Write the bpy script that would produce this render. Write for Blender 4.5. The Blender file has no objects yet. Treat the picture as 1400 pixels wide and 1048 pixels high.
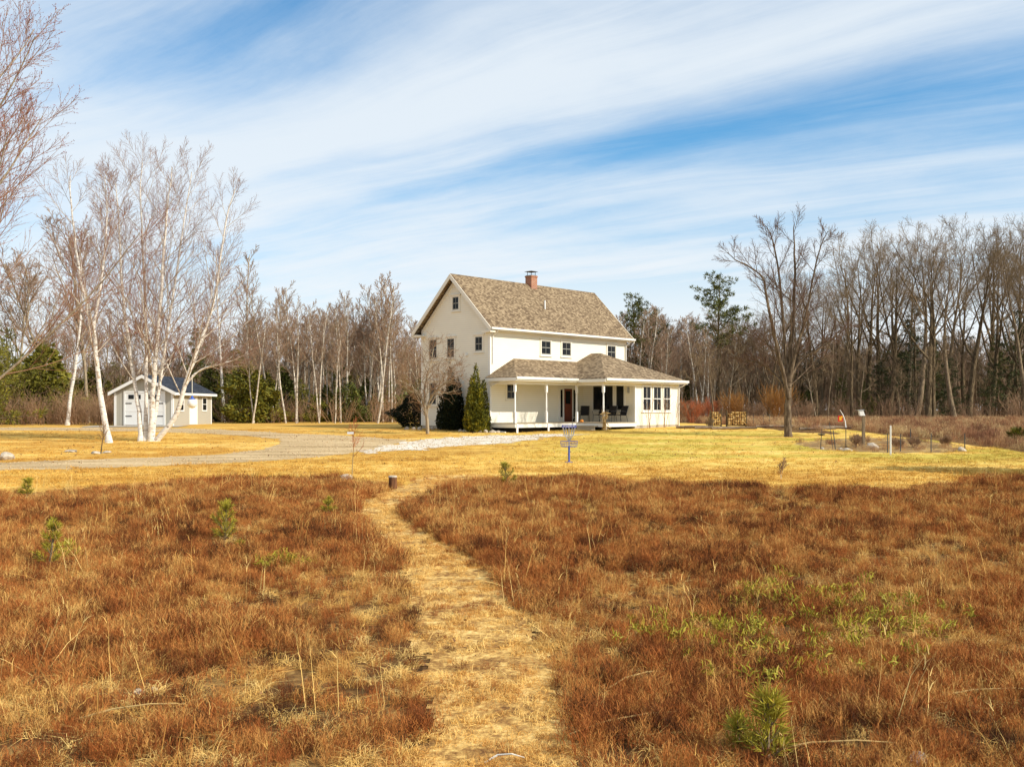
import bpy, bmesh, math, random
import numpy as np
from mathutils import Vector, Matrix
R = math.radians
scene = bpy.context.scene
C = scene.collection
F, HZ, CX, CAMZ = 1400.0, 560.0, 700.0, 3.2

# ------------------------------------------------------------------ terrain
def drop(y):
    y = np.asarray(y, float)
    a = 1.225 + .035 * (60 - y)
    t = np.clip(y - 60, 0, 12)
    b = 1.225 - .035 * (t - t * t / 24)
    return np.where(y < 60, a, b)
def gz(x, y):
    return CAMZ - float(drop(y))
def GZ(x, y):
    return CAMZ - drop(y)
def G(px, py):
    lo, hi = 2.0, 400.0
    for _ in range(60):
        m = (lo + hi) / 2
        if HZ + F * float(drop(m)) / m > py: lo = m
        else: hi = m
    return ((px - CX) / F * lo, lo)
def X(px, y): return (px - CX) / F * y
def Zpx(py, y): return CAMZ - (py - HZ) / F * y

# ------------------------------------------------------------------ noise for scattering masks
class VN:
    def __init__(s, seed): s.g = np.random.default_rng(seed).random((256, 256))
    def one(s, x, y):
        xi = np.floor(x).astype(int); yi = np.floor(y).astype(int)
        fx = x - xi; fy = y - yi; fx = fx * fx * (3 - 2 * fx); fy = fy * fy * (3 - 2 * fy)
        g = s.g; a = g[xi % 256, yi % 256]; b = g[(xi + 1) % 256, yi % 256]; c = g[xi % 256, (yi + 1) % 256]; d = g[(xi + 1) % 256, (yi + 1) % 256]
        return (a * (1 - fx) + b * fx) * (1 - fy) + (c * (1 - fx) + d * fx) * fy
    def __call__(s, x, y, sc=1.0, oct=3):
        x = np.asarray(x, float); y = np.asarray(y, float)
        v = 0; a = 1; t = 0
        for i in range(oct):
            v = v + a * s.one(x * sc * 2 ** i + 17 * i, y * sc * 2 ** i + 31 * i); t += a; a *= .5
        return v / t

# ------------------------------------------------------------------ materials
class NT:
    def __init__(s, tree):
        s.t = tree; s.n = tree.nodes; s.l = tree.links
    def node(s, typ, **kw):
        n = s.n.new(typ)
        for k, v in kw.items(): setattr(n, k, v)
        return n
    def set(s, sock, v):
        if isinstance(v, bpy.types.NodeSocket): s.l.new(v, sock)
        elif v is not None:
            if hasattr(sock, 'default_value'):
                try: sock.default_value = v
                except Exception: sock.default_value = (*v, 1.0)
    def math(s, op, a, b=0.0, c=None, clamp=False):
        n = s.node('ShaderNodeMath', operation=op, use_clamp=clamp)
        s.set(n.inputs[0], a); s.set(n.inputs[1], b)
        if c is not None: s.set(n.inputs[2], c)
        return n.outputs[0]
    def noise(s, vec, scale, detail=4, rough=.55, dist=0.0, color=False):
        n = s.node('ShaderNodeTexNoise')
        if vec is not None: s.l.new(vec, n.inputs['Vector'])
        n.inputs['Scale'].default_value = scale; n.inputs['Detail'].default_value = detail
        n.inputs['Roughness'].default_value = rough; n.inputs['Distortion'].default_value = dist
        return n.outputs['Color' if color else 'Fac']
    def ramp(s, fac, stops, interp='LINEAR'):
        n = s.node('ShaderNodeValToRGB'); cr = n.color_ramp; cr.interpolation = interp
        while len(cr.elements) < len(stops): cr.elements.new(.5)
        for e, (p, c) in zip(cr.elements, stops):
            e.position = p; e.color = (c, c, c, 1) if isinstance(c, (int, float)) else (*c, 1)
        s.set(n.inputs[0], fac)
        return n.outputs[0]
    def mix(s, f, a, b, mode='MIX'):
        n = s.node('ShaderNodeMix', data_type='RGBA', blend_type=mode)
        s.set(n.inputs[0], f); s.set(n.inputs[6], a if isinstance(a, bpy.types.NodeSocket) else (*a, 1)); s.set(n.inputs[7], b if isinstance(b, bpy.types.NodeSocket) else (*b, 1))
        return n.outputs[2]
    def smooth(s, x, a, b):
        n = s.node('ShaderNodeMapRange', interpolation_type='SMOOTHSTEP')
        s.set(n.inputs[0], x); n.inputs[1].default_value = a; n.inputs[2].default_value = b
        return n.outputs[0]
    def xyz(s, v):
        n = s.node('ShaderNodeSeparateXYZ'); s.l.new(v, n.inputs[0]); return n.outputs
    def comb(s, x, y, z):
        n = s.node('ShaderNodeCombineXYZ'); s.set(n.inputs[0], x); s.set(n.inputs[1], y); s.set(n.inputs[2], z); return n.outputs[0]
    def mapv(s, v, scale=(1, 1, 1), rot=(0, 0, 0), loc=(0, 0, 0)):
        n = s.node('ShaderNodeMapping'); s.l.new(v, n.inputs[0])
        n.inputs['Scale'].default_value = scale; n.inputs['Rotation'].default_value = rot; n.inputs['Location'].default_value = loc
        return n.outputs[0]
def mat(name, fn):
    m = bpy.data.materials.new(name); m.use_nodes = True
    t = NT(m.node_tree); bs = m.node_tree.nodes['Principled BSDF']
    t.bs = bs
    t.obj = t.node('ShaderNodeTexCoord').outputs['Object']
    t.pos = t.node('ShaderNodeNewGeometry').outputs['Position']
    t.rnd = t.node('ShaderNodeObjectInfo').outputs['Random']
    r = fn(t)
    col, rough = r[0], r[1]
    t.set(bs.inputs['Base Color'], col if isinstance(col, bpy.types.NodeSocket) else (*col, 1))
    t.set(bs.inputs['Roughness'], rough)
    bs.inputs['Specular IOR Level'].default_value = r[2] if len(r) > 2 else .25
    if len(r) > 3 and r[3] is not None:
        b = t.node('ShaderNodeBump'); b.inputs['Strength'].default_value = r[4] if len(r) > 4 else .4; b.inputs['Distance'].default_value = r[5] if len(r) > 5 else .02
        t.l.new(r[3], b.inputs['Height']); t.l.new(b.outputs[0], bs.inputs['Normal'])
    return m
def plain(name, c, rough=.6, spec=.3, var=.12, metal=0.0):
    def fn(t):
        n = t.noise(t.obj, 9, 3)
        f = t.math('MULTIPLY_ADD', n, 2 * var, 1 - var)
        cc = t.mix(1.0, c, t.comb(f, f, f), 'MULTIPLY')
        t.bs.inputs['Metallic'].default_value = metal
        return cc, rough, spec
    return mat(name, fn)
def world_patch(t, stops, scale, rndamt=.35, detail=4, darkbase=None):
    n = t.noise(t.pos, scale, detail, .6)
    f = t.math('ADD', t.math('MULTIPLY', n, 1 - rndamt), t.math('MULTIPLY', t.rnd, rndamt))
    return t.ramp(f, stops)

M = {}
def siding(base, dark=.86):
    def fn(t):
        z = t.xyz(t.obj)[2]
        fr = t.math('FRACT', t.math('DIVIDE', z, .125))
        edge = t.smooth(fr, .0, .5)
        n = t.noise(t.mapv(t.obj, (.5, .5, .9)), 1.6, 4)
        f = t.math('MULTIPLY', t.math('MULTIPLY_ADD', n, .16, .92), t.math('MULTIPLY_ADD', edge, 1 - dark, dark))
        return t.mix(1.0, base, t.comb(f, f, f), 'MULTIPLY'), .6, .25
    return fn
M['siding'] = mat('cream_clapboard', siding((.84, .79, .66)))
M['siding_shade'] = M['siding']
M['trim'] = plain('white_trim_paint', (.80, .77, .70), .5, .3, .05)
M['casing'] = plain('cream_casing_paint', (.80, .74, .62), .5, .3, .05)
def shingle(cols, t_):
    def fn(t):
        o = t.xyz(t.obj)
        row = t.math('FLOOR', t.math('DIVIDE', o[2], .075))
        sx = t.math('MULTIPLY', row, .137)
        v = t.comb(t.math('FLOOR', t.math('DIVIDE', t.math('ADD', o[0], sx), .15)), t.math('FLOOR', t.math('DIVIDE', t.math('ADD', o[1], sx), .15)), row)
        w = t.node('ShaderNodeTexWhiteNoise', noise_dimensions='3D'); t.l.new(v, w.inputs[0])
        big = t.noise(t.obj, 1.1, 3)
        f = t.math('ADD', t.math('MULTIPLY', w.outputs[0], .82), t.math('MULTIPLY', big, .18))
        c = t.ramp(f, cols)
        edge = t.smooth(t.math('FRACT', t.math('DIVIDE', o[2], .075)), 0, .3)
        e = t.math('MULTIPLY_ADD', edge, .3, .7)
        return t.mix(1.0, c, t.comb(e, e, e), 'MULTIPLY'), .9, .15, None
    return fn
M['shingle'] = mat('brown_asphalt_shingle', shingle([(.1, (.12, .078, .046)), (.35, (.19, .132, .078)), (.6, (.255, .182, .108)), (.9, (.37, .272, .165))], 0))
M['shingle_dark'] = mat('charcoal_shingle', shingle([(.1, (.014, .017, .024)), (.5, (.03, .035, .047)), (.9, (.058, .064, .08))], 0))
def glassfn(t):
    n = t.noise(t.obj, 1.3, 2)
    return t.ramp(n, [(.3, (.006, .008, .010)), (.7, (.02, .02, .02))]), .06, .16
M['glass'] = mat('dark_window_glass', glassfn)
M['sash'] = plain('grey_sash', (.27, .26, .22), .5)
M['sash_white'] = plain('white_sash', (.78, .75, .68), .5)
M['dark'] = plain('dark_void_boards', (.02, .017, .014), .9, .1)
M['black'] = plain('black_metal', (.02, .02, .022), .45, .4)
M['fabric'] = plain('black_sling_fabric', (.022, .021, .022), .85, .2)
M['galv'] = plain('galvanized_metal', (.45, .46, .48), .35, .5, .1, .7)
M['deck'] = plain('weathered_deck_boards', (.42, .34, .23), .75, .2, .2)
M['doorwood'] = plain('varnished_red_wood', (.16, .04, .018), .35, .4, .3)
def brick(t):
    b = t.node('ShaderNodeTexBrick'); t.l.new(t.mapv(t.obj, (1, 1, 1), (R(90), 0, 0)), b.inputs[0])
    b.inputs['Color1'].default_value = (.33, .085, .035, 1); b.inputs['Color2'].default_value = (.42, .15, .06, 1); b.inputs['Mortar'].default_value = (.4, .33, .26, 1)
    b.inputs['Scale'].default_value = 1; b.inputs['Brick Width'].default_value = .2; b.inputs['Row Height'].default_value = .075; b.inputs['Mortar Size'].default_value = .012
    return b.outputs[0], .85, .2
M['brick'] = mat('red_brick', brick)
M['concrete'] = plain('pale_concrete', (.42, .37, .30), .9, .15, .2)
M['grey_board'] = mat('grey_board_siding', lambda t: (t.mix(1.0, (.43, .40, .33), t.comb(*(3 * [t.math('MULTIPLY_ADD', t.smooth(t.math('FRACT', t.math('DIVIDE', t.math('ADD', t.xyz(t.obj)[0], t.xyz(t.obj)[1]), .2)), 0, .14), .3, .7)])), 'MULTIPLY'), .7, .2))
M['white'] = plain('white_paint', (.80, .79, .76), .5, .3, .05)
M['blue'] = plain('blue_paint', (.03, .09, .42), .45, .4)
M['purple'] = plain('violet_blue_paint', (.10, .115, .36), .45, .4)
M['rope'] = plain('pale_rope', (.6, .57, .5), .8)
M['red'] = plain('red_cloth', (.55, .03, .02), .7)
M['yellow'] = plain('yellow_cloth', (.75, .42, .02), .7)
M['orange'] = plain('orange_skin', (.6, .22, .03), .6)
M['tanstalk'] = plain('dry_corn_stalk', (.45, .30, .12), .85, .15, .3)
M['stakegrey'] = plain('dark_stake', (.09, .085, .075), .7)
M['postwood'] = mat('weathered_post', lambda t: (t.ramp(t.noise(t.mapv(t.obj, (20, 20, 1.2)), 2, 4), [(.3, (.12, .085, .05)), (.7, (.34, .25, .15))]), .9, .15))
M['stone'] = mat('pale_stone', lambda t: (t.ramp(t.noise(t.obj, 6, 5), [(.25, (.24, .19, .13)), (.55, (.52, .44, .34)), (.8, (.74, .66, .54))]), .9, .2, t.noise(t.obj, 14, 4), .6, .03))
M['logend'] = mat('split_log_wood', lambda t: (t.ramp(t.math('ADD', t.math('MULTIPLY', t.noise(t.obj, 16, 3), .5), t.math('MULTIPLY', t.rnd, .5)), [(.25, (.22, .11, .03)), (.5, (.5, .30, .09)), (.8, (.72, .52, .22))]), .85, .15))
M['logbark'] = mat('grey_log_bark', lambda t: (t.ramp(t.noise(t.mapv(t.obj, (1.5, 9, 9)), 3, 4), [(.3, (.09, .06, .04)), (.7, (.38, .28, .18))]), .9, .15))
M['stump'] = mat('rust_brown_bark', lambda t: (t.ramp(t.noise(t.mapv(t.obj, (14, 14, 2)), 2, 4), [(.3, (.07, .03, .018)), (.7, (.24, .11, .05))]), .9, .1))
def birch(t):
    n = t.noise(t.mapv(t.obj, (3.5, 3.5, 16)), 1, 3, .6)
    m = t.noise(t.obj, 1.6, 3)
    low = t.noise(t.mapv(t.obj, (4, 4, 3)), 1, 4)
    c = t.ramp(n, [(.30, (.035, .026, .02)), (.40, (.60, .52, .43)), (.6, (.78, .74, .68))])
    c = t.mix(t.smooth(low, .60, .74), c, (.34, .22, .12))
    return c, .75, .2, n, .25, .01
M['birch'] = mat('white_birch_bark', birch)
def birch2(t):
    n = t.noise(t.mapv(t.obj, (2, 2, 5)), 1, 3, .6)
    return t.ramp(n, [(.28, (.06, .045, .03)), (.42, (.42, .34, .25)), (.62, (.66, .60, .51))]), .8, .15
M['birch_far'] = mat('pale_birch_bark', birch2)
def barkfn(a, b, c):
    def fn(t):
        n = t.noise(t.mapv(t.obj, (7, 7, 1.4)), 1.5, 4, .65)
        return t.ramp(n, [(.28, a), (.5, b), (.75, c)]), .9, .1, n, .5, .03
    return fn
M['bark'] = mat('grey_brown_bark', barkfn((.07, .048, .03), (.21, .15, .09), (.42, .32, .20)))
M['bark_dark'] = mat('dark_bark', barkfn((.03, .02, .012), (.11, .076, .042), (.34, .25, .135)))
M['bark_pale'] = mat('pale_grey_bark', barkfn((.11, .08, .055), (.33, .26, .17), (.52, .43, .31)))
def twigfn(a, b):
    return lambda t: (t.mix(t.noise(t.obj, .9, 2), a, b), .8, .15)
M['twig_birch'] = mat('purple_brown_twigs', twigfn((.22, .10, .075), (.42, .26, .17)))
M['twig_far'] = mat('red_brown_twigs', twigfn((.22, .13, .09), (.44, .30, .19)))
M['twig_dark'] = mat('dark_brown_twigs', twigfn((.11, .072, .04), (.36, .25, .135)))
M['twig_maple'] = mat('golden_red_twigs', twigfn((.26, .10, .07), (.46, .28, .14)))
M['bud'] = plain('red_buds', (.24, .04, .045), .7)
M['twig_red'] = mat('red_dogwood_stems', twigfn((.40, .08, .03), (.50, .22, .09)))
M['twig_gold'] = mat('golden_willow_stems', twigfn((.33, .13, .03), (.42, .22, .06)))
M['twig_brush'] = mat('brush_stems', twigfn((.22, .12, .07), (.42, .27, .15)))
M['bark_lawn'] = mat('maple_lawn_bark', barkfn((.04, .026, .017), (.13, .09, .057), (.34, .26, .17)))
M['twig_lawn'] = mat('maple_lawn_twigs', twigfn((.10, .05, .036), (.22, .13, .085)))
def leafm(name, stops, scale=2.2, rough=.6):
    return mat(name, lambda t: (t.ramp(t.math('ADD', t.math('MULTIPLY', t.noise(t.obj, scale, 4), .7), t.math('MULTIPLY', t.noise(t.obj, 17, 2), .3)), stops), rough, .2))
M['needle'] = leafm('white_pine_needles', [(.3, (.02, .03, .009)), (.5, (.10, .11, .022)), (.72, (.28, .25, .045))])
M['needle_dark'] = leafm('dark_spruce_needles', [(.3, (.010, .015, .006)), (.5, (.045, .055, .014)), (.75, (.13, .125, .028))])
M['hemlock'] = leafm('olive_hemlock_needles', [(.3, (.035, .04, .008)), (.5, (.16, .15, .02)), (.72, (.38, .30, .035))])
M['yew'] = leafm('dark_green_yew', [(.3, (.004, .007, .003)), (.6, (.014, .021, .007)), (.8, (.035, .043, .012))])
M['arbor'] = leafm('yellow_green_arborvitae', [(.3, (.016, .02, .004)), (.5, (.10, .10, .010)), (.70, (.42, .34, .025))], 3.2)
M['sapling'] = leafm('bright_pine_needles', [(.3, (.14, .13, .015)), (.5, (.36, .30, .03)), (.75, (.62, .47, .06))], 6)
def heath(t):
    big = t.noise(t.pos, .22, 3, .6)
    mid = t.noise(t.pos, 1.3, 3, .6)
    f = t.math('ADD', t.math('ADD', t.math('MULTIPLY', big, .38), t.math('MULTIPLY', mid, .27)), t.math('MULTIPLY', t.rnd, .35))
    return t.ramp(f, [(.32, (.06, .024, .010)), (.42, (.21, .063, .018)), (.50, (.43, .138, .035)), (.59, (.53, .225, .058)), (.70, (.72, .45, .14))]), .85, .12
M['heath'] = mat('rust_heath_twigs', heath)
M['thicket'] = mat('tan_brown_thicket', lambda t: (world_patch(t, [(.3, (.20, .09, .05)), (.45, (.42, .20, .10)), (.58, (.50, .30, .14)), (.72, (.62, .45, .22))], .35, .45), .85, .12))
M['pebble'] = plain('tan_pebble', (.50, .37, .22), .9, .15, .35)
M['leaf'] = mat('brown_dead_leaf', lambda t: (t.ramp(t.rnd, [(0, (.10, .045, .02)), (.5, (.26, .12, .045)), (1, (.50, .30, .12))]), .8, .2))
M['straw'] = mat('pale_straw', lambda t: (world_patch(t, [(.25, (.46, .20, .045)), (.5, (.74, .44, .115)), (.8, (.94, .69, .26))], .8, .5), .75, .2))
def lawncol(t):
    p = t.xyz(t.pos)
    a = t.noise(t.mapv(t.pos, (.12, .34, 1)), 1, 5, .65)
    b = t.noise(t.mapv(t.pos, (1.1, 1.9, 1)), 1, 5, .7)
    f = t.math('ADD', t.math('MULTIPLY', a, .55), t.math('MULTIPLY', b, .45))
    c = t.ramp(f, [(.33, (.26, .14, .035)), (.43, (.56, .33, .07)), (.52, (.78, .50, .115)), (.64, (.90, .66, .22))])
    left = t.math('SUBTRACT', 1.0, t.smooth(t.math('ADD', p[0], t.math('MULTIPLY', t.math('SUBTRACT', a, .5), 20)), -12, 4))
    fringe = t.math('SUBTRACT', 1.0, t.smooth(t.math('ADD', p[1], t.math('MULTIPLY', t.math('SUBTRACT', b, .5), 9)), 33, 40))
    brown = t.math('MULTIPLY', t.math('MAXIMUM', left, fringe), t.smooth(t.noise(t.mapv(t.pos, (.25, .6, 1), loc=(3, 9, 0)), 1, 5, .65), .32, .62))
    c = t.mix(t.math('MULTIPLY', brown, .8), c, (.50, .25, .045))
    gx = t.smooth(t.math('ADD', p[0], t.math('MULTIPLY', t.math('SUBTRACT', a, .5), 14)), -3, 6)
    gy = t.math('MULTIPLY', t.smooth(p[1], 33, 42), t.math('SUBTRACT', 1.0, t.smooth(p[1], 55, 66)))
    g = t.math('MULTIPLY', t.math('MULTIPLY', gx, gy), t.smooth(t.noise(t.mapv(t.pos, (.13, .4, 1), loc=(7, 3, 0)), 1, 4), .36, .66))
    return t.mix(t.math('MULTIPLY', g, .7), c, (.42, .37, .05))
def lawnmat(t):
    c = lawncol(t); n = t.noise(t.pos, 8, 4, .7)
    f = t.math('MULTIPLY_ADD', n, 1.0, .5)
    return t.mix(1.0, c, t.comb(f, f, f), 'MULTIPLY'), .95, .1, n, .6, .05
M['lawn'] = mat('dormant_lawn', lawnmat)
M['lawnblade'] = mat('dormant_grass_blades', lambda t: (t.mix(t.math('MULTIPLY', t.rnd, .4), lawncol(t), (.46, .24, .05)), .8, .15))
M['soil'] = mat('heath_soil', lambda t: (t.ramp(t.noise(t.pos, 2.5, 5, .7), [(.32, (.05, .024, .010)), (.5, (.14, .07, .024)), (.62, (.30, .17, .055)), (.75, (.50, .33, .11))]), .95, .1, t.noise(t.pos, 9, 4), .6, .05))  # soil colour lowered so gaps between clumps read as shadow pockets
M['pathmat'] = mat('trodden_path_grass', lambda t: (t.ramp(t.math('ADD', t.math('MULTIPLY', t.noise(t.pos, 2.2, 5, .7), .6), t.math('MULTIPLY', t.noise(t.pos, 14, 4, .7), .4)), [(.36, (.14, .064, .024)), (.46, (.36, .19, .058)), (.54, (.66, .41, .13)), (.66, (.88, .65, .28))]), .95, .1, t.noise(t.pos, 20, 4), .7, .03))
def drivefn(t):
    n = t.noise(t.mapv(t.pos, (.25, 1.3, 1)), 1, 5, .65); m = t.noise(t.pos, 9, 4, .7)
    f = t.math('ADD', t.math('MULTIPLY', n, .6), t.math('MULTIPLY', m, .4))
    c = t.ramp(f, [(.3, (.22, .14, .065)), (.44, (.42, .29, .145)), (.55, (.57, .41, .22)), (.70, (.80, .62, .37))])
    return c, .95, .15, m, .6, .03
M['drive'] = mat('gravel_dirt_drive', drivefn)
M['gravel'] = mat('pale_crushed_gravel', lambda t: (t.ramp(t.math('ADD', t.math('MULTIPLY', t.noise(t.pos, 1.2, 4), .4), t.math('MULTIPLY', t.noise(t.pos, 13, 5, .8), .6)), [(.36, (.40, .29, .16)), (.47, (.66, .56, .43)), (.60, (.84, .78, .68))]), .9, .2, t.noise(t.pos, 22, 4), .7, .04))
M['bed'] = mat('garden_bed_soil', lambda t: (t.ramp(t.noise(t.mapv(t.pos, (.8, 1.6, 1)), 1, 5, .7), [(.3, (.12, .07, .03)), (.5, (.32, .2, .085)), (.7, (.62, .42, .15))]), .95, .1, t.noise(t.pos, 6, 4), .7, .08))

# ------------------------------------------------------------------ builders
class MB:
    def __init__(s): s.v = []; s.f = []
    def quad(s, *p):
        i = len(s.v); s.v += [tuple(q) for q in p]; s.f.append(tuple(range(i, i + len(p))))
    def box(s, x0, x1, y0, y1, z0, z1):
        if x0 > x1: x0, x1 = x1, x0
        if y0 > y1: y0, y1 = y1, y0
        if z0 > z1: z0, z1 = z1, z0
        i = len(s.v)
        s.v += [(x0, y0, z0), (x1, y0, z0), (x1, y1, z0), (x0, y1, z0), (x0, y0, z1), (x1, y0, z1), (x1, y1, z1), (x0, y1, z1)]
        s.f += [tuple(i + k for k in q) for q in ((0, 3, 2, 1), (4, 5, 6, 7), (0, 1, 5, 4), (1, 2, 6, 5), (2, 3, 7, 6), (3, 0, 4, 7))]
        return s
    def prism(s, a, b):
        """two matching polygons a, b joined into a closed solid"""
        n = len(a); i = len(s.v); s.v += [tuple(q) for q in a] + [tuple(q) for q in b]
        s.f.append(tuple(i + k for k in range(n))[::-1]); s.f.append(tuple(i + n + k for k in range(n)))
        for k in range(n):
            m = (k + 1) % n; s.f.append((i + k, i + m, i + n + m, i + n + k))
        return s
    def tube(s, pts, rad, k=6, cap=True):
        pts = [Vector(p) for p in pts]
        if isinstance(rad, (int, float)): rad = [rad] * len(pts)
        base = len(s.v); n = len(pts)
        for j, p in enumerate(pts):
            t = (pts[min(j + 1, n - 1)] - pts[max(j - 1, 0)]); t.normalize()
            ref = Vector((1, 0, 0)) if abs(t.x) < .8 else Vector((0, 1, 0))
            a = t.cross(ref).normalized(); b = t.cross(a)
            for q in range(k):
                an = 2 * math.pi * q / k
                s.v.append(tuple(p + (a * math.cos(an) + b * math.sin(an)) * rad[j]))
        for j in range(n - 1):
            for q in range(k):
                m = (q + 1) % k; o = base + j * k
                s.f.append((o + q, o + m, o + k + m, o + k + q))
        if cap:
            s.f.append(tuple(base + q for q in range(k))); s.f.append(tuple(base + (n - 1) * k + q for q in range(k))[::-1])
        return s
    def lathe(s, prof, c=(0, 0, 0), k=14):
        base = len(s.v)
        for r, z in prof:
            for q in range(k):
                an = 2 * math.pi * q / k; s.v.append((c[0] + r * math.cos(an), c[1] + r * math.sin(an), c[2] + z))
        for j in range(len(prof) - 1):
            for q in range(k):
                m = (q + 1) % k; o = base + j * k; s.f.append((o + q, o + m, o + k + m, o + k + q))
        s.f.append(tuple(base + q for q in range(k))[::-1]); s.f.append(tuple(base + (len(prof) - 1) * k + q for q in range(k)))
        return s
    def build(s, name, m, parent=None, smooth=False, **props):
        me = bpy.data.meshes.new(name); me.from_pydata(s.v, [], s.f); me.update()
        mats = m if isinstance(m, (list, tuple)) else [m]
        for q in mats: me.materials.append(q)
        if smooth: me.polygons.foreach_set('use_smooth', [True] * len(me.polygons))
        o = bpy.data.objects.new(name, me); C.objects.link(o); o.parent = parent
        for k, v in props.items(): o[k] = v
        return o
def tag(o, label, cat, group=None):
    o['label'] = label; o['category'] = cat
    if group: o['group'] = group
    return o
def thing(name, label, cat, loc=(0, 0, 0), rz=0.0, group=None):
    o = bpy.data.objects.new(name, None); C.objects.link(o); o.location = loc; o.rotation_euler = (0, 0, rz)
    o.empty_display_size = .2
    return tag(o, label, cat, group)
def dup(root, loc, rz=0.0, sc=1.0, label=None, group=None, szs=None):
    def cp(o, par):
        c = o.copy(); C.objects.link(c); c.parent = par
        for ch in o.children: cp(ch, c)
        return c
    r = cp(root, None); r.location = loc; r.rotation_euler = (0, 0, rz)
    r.scale = szs if szs else (sc, sc, sc)
    if label: r['label'] = label
    if group: r['group'] = group
    return r

# ------------------------------------------------------------------ camera, sun, sky
cam = bpy.data.objects.new('camera', bpy.data.cameras.new('camera')); C.objects.link(cam)
cam.location = (0, 0, CAMZ); cam.rotation_euler = (R(90), 0, 0)
cam.data.sensor_width = 36; cam.data.lens = 36 * F / 1400; cam.data.shift_y = (HZ - 524) / 1400
cam.data.clip_start = .1; cam.data.clip_end = 4000
scene.camera = cam
SEL, SAZ = R(35), R(-25)          # sun comes from the right, a little behind the camera
S = Vector((math.cos(SEL) * math.cos(SAZ), math.cos(SEL) * math.sin(SAZ), math.sin(SEL)))
sun = bpy.data.objects.new('sun', bpy.data.lights.new('sun', 'SUN')); C.objects.link(sun)
sun.data.energy = 5.0; sun.data.angle = R(.53); sun.data.color = (1, .93, .80)
sun.rotation_euler = S.to_track_quat('Z', 'Y').to_euler(); sun.location = (30, -14, 40)

w = bpy.data.worlds.new('World'); scene.world = w; w.use_nodes = True
t = NT(w.node_tree); bg = w.node_tree.nodes['Background']
sky = t.node('ShaderNodeTexSky', sky_type='NISHITA'); sky.sun_disc = False
sky.sun_elevation = SEL; sky.sun_rotation = R(90) - SAZ      # measured from +Y towards +X
sky.air_density = 1.0; sky.dust_density = .6; sky.ozone_density = 2.2
d = t.node('ShaderNodeTexCoord').outputs['Generated']
dx, dy, dz = t.xyz(d)
zz = t.math('ADD', t.math('MAXIMUM', dz, 0.0), .10)
pl = t.comb(t.math('DIVIDE', dx, zz), t.math('DIVIDE', dy, zz), 0.0)       # the cloud layer seen as a high flat sheet
ANG = R(33)
warp = t.noise(pl, .45, 3, .5, color=True)
wv = t.node('ShaderNodeVectorMath', operation='MULTIPLY_ADD'); t.l.new(warp, wv.inputs[0]); wv.inputs[1].default_value = (.55, .55, 0); t.l.new(pl, wv.inputs[2])
st = t.mapv(wv.outputs[0], (1, 1, 1), (0, 0, ANG))
BLOBS = ((-1.5, 1.75, .45, .22, -.13), (-1.35, 2.28, .9, .20, .09), (-1.0, 2.90, 1.2, .19, -.10), (-2.3, 2.1, .5, .5, .10), (-1.6, 3.45, .5, .12, -.06), (-.4, 2.55, .7, .14, .04))
broad = t.noise(t.mapv(st, (.22, .95, 1), loc=(2.3, .55, 0)), 1.0, 4, .55)
fine = t.noise(t.mapv(st, (.55, 3.6, 1), loc=(3, 1, 0)), 1.3, 8, .66, .35)
puff = t.noise(t.mapv(wv.outputs[0], (1.6, 1.6, 1)), 1.6, 6, .65)
cl = t.math('ADD', t.math('ADD', t.math('MULTIPLY', broad, .60), t.math('MULTIPLY', fine, .27)), t.math('MULTIPLY', puff, .12))
sx_, sy_, _ = t.xyz(st)
def blob(cl, cx, cy, wx, wy, amp):
    a = t.math('POWER', t.math('DIVIDE', t.math('SUBTRACT', sx_, cx), wx), 2.0); b = t.math('POWER', t.math('DIVIDE', t.math('SUBTRACT', sy_, cy), wy), 2.0)
    return t.math('MULTIPLY_ADD', t.math('POWER', 2.718, t.math('MULTIPLY', t.math('ADD', a, b), -1.0)), amp, cl)
# thin and thick places of the cirrus sheet, along its own streak direction
for q in BLOBS: cl = blob(cl, *q)
cl = t.smooth(cl, .22, .62)
hor = t.math('SUBTRACT', 1.0, t.smooth(dz, .04, .27))
fac = t.math('MAXIMUM', t.math('MULTIPLY', cl, .92), t.math('MULTIPLY', hor, .97))
blue = t.mix(1.0, sky.outputs[0], (.66, 1.42, 1.72), 'MULTIPLY')
cloud = t.ramp(hor, [(0, (.84, .91, .97)), (.5, (.89, .935, .975)), (1, (.95, .965, .98))])
cs = t.mix(1.0, cloud, (10.0, 10.0, 10.0), 'MULTIPLY')
out = t.mix(fac, blue, cs)
t.l.new(out, bg.inputs['Color']); bg.inputs['Strength'].default_value = .1
scene.view_settings.view_transform = 'Standard'; scene.view_settings.look = 'None'
scene.view_settings.exposure = 0; scene.view_settings.gamma = 1
scene.cycles.use_denoising = True
try:
    scene.cycles.denoiser = 'OPENIMAGEDENOISE'; scene.cycles.denoising_input_passes = 'RGB_ALBEDO_NORMAL'; scene.cycles.denoising_prefilter = 'ACCURATE'
except Exception: pass
scene.cycles.max_bounces = 5; scene.cycles.diffuse_bounces = 3; scene.cycles.transparent_max_bounces = 4
scene.render.film_transparent = False
try: scene.cycles.pixel_filter_type = 'BLACKMAN_HARRIS'; scene.cycles.filter_width = 1.45
except Exception: pass
#PART2

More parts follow.
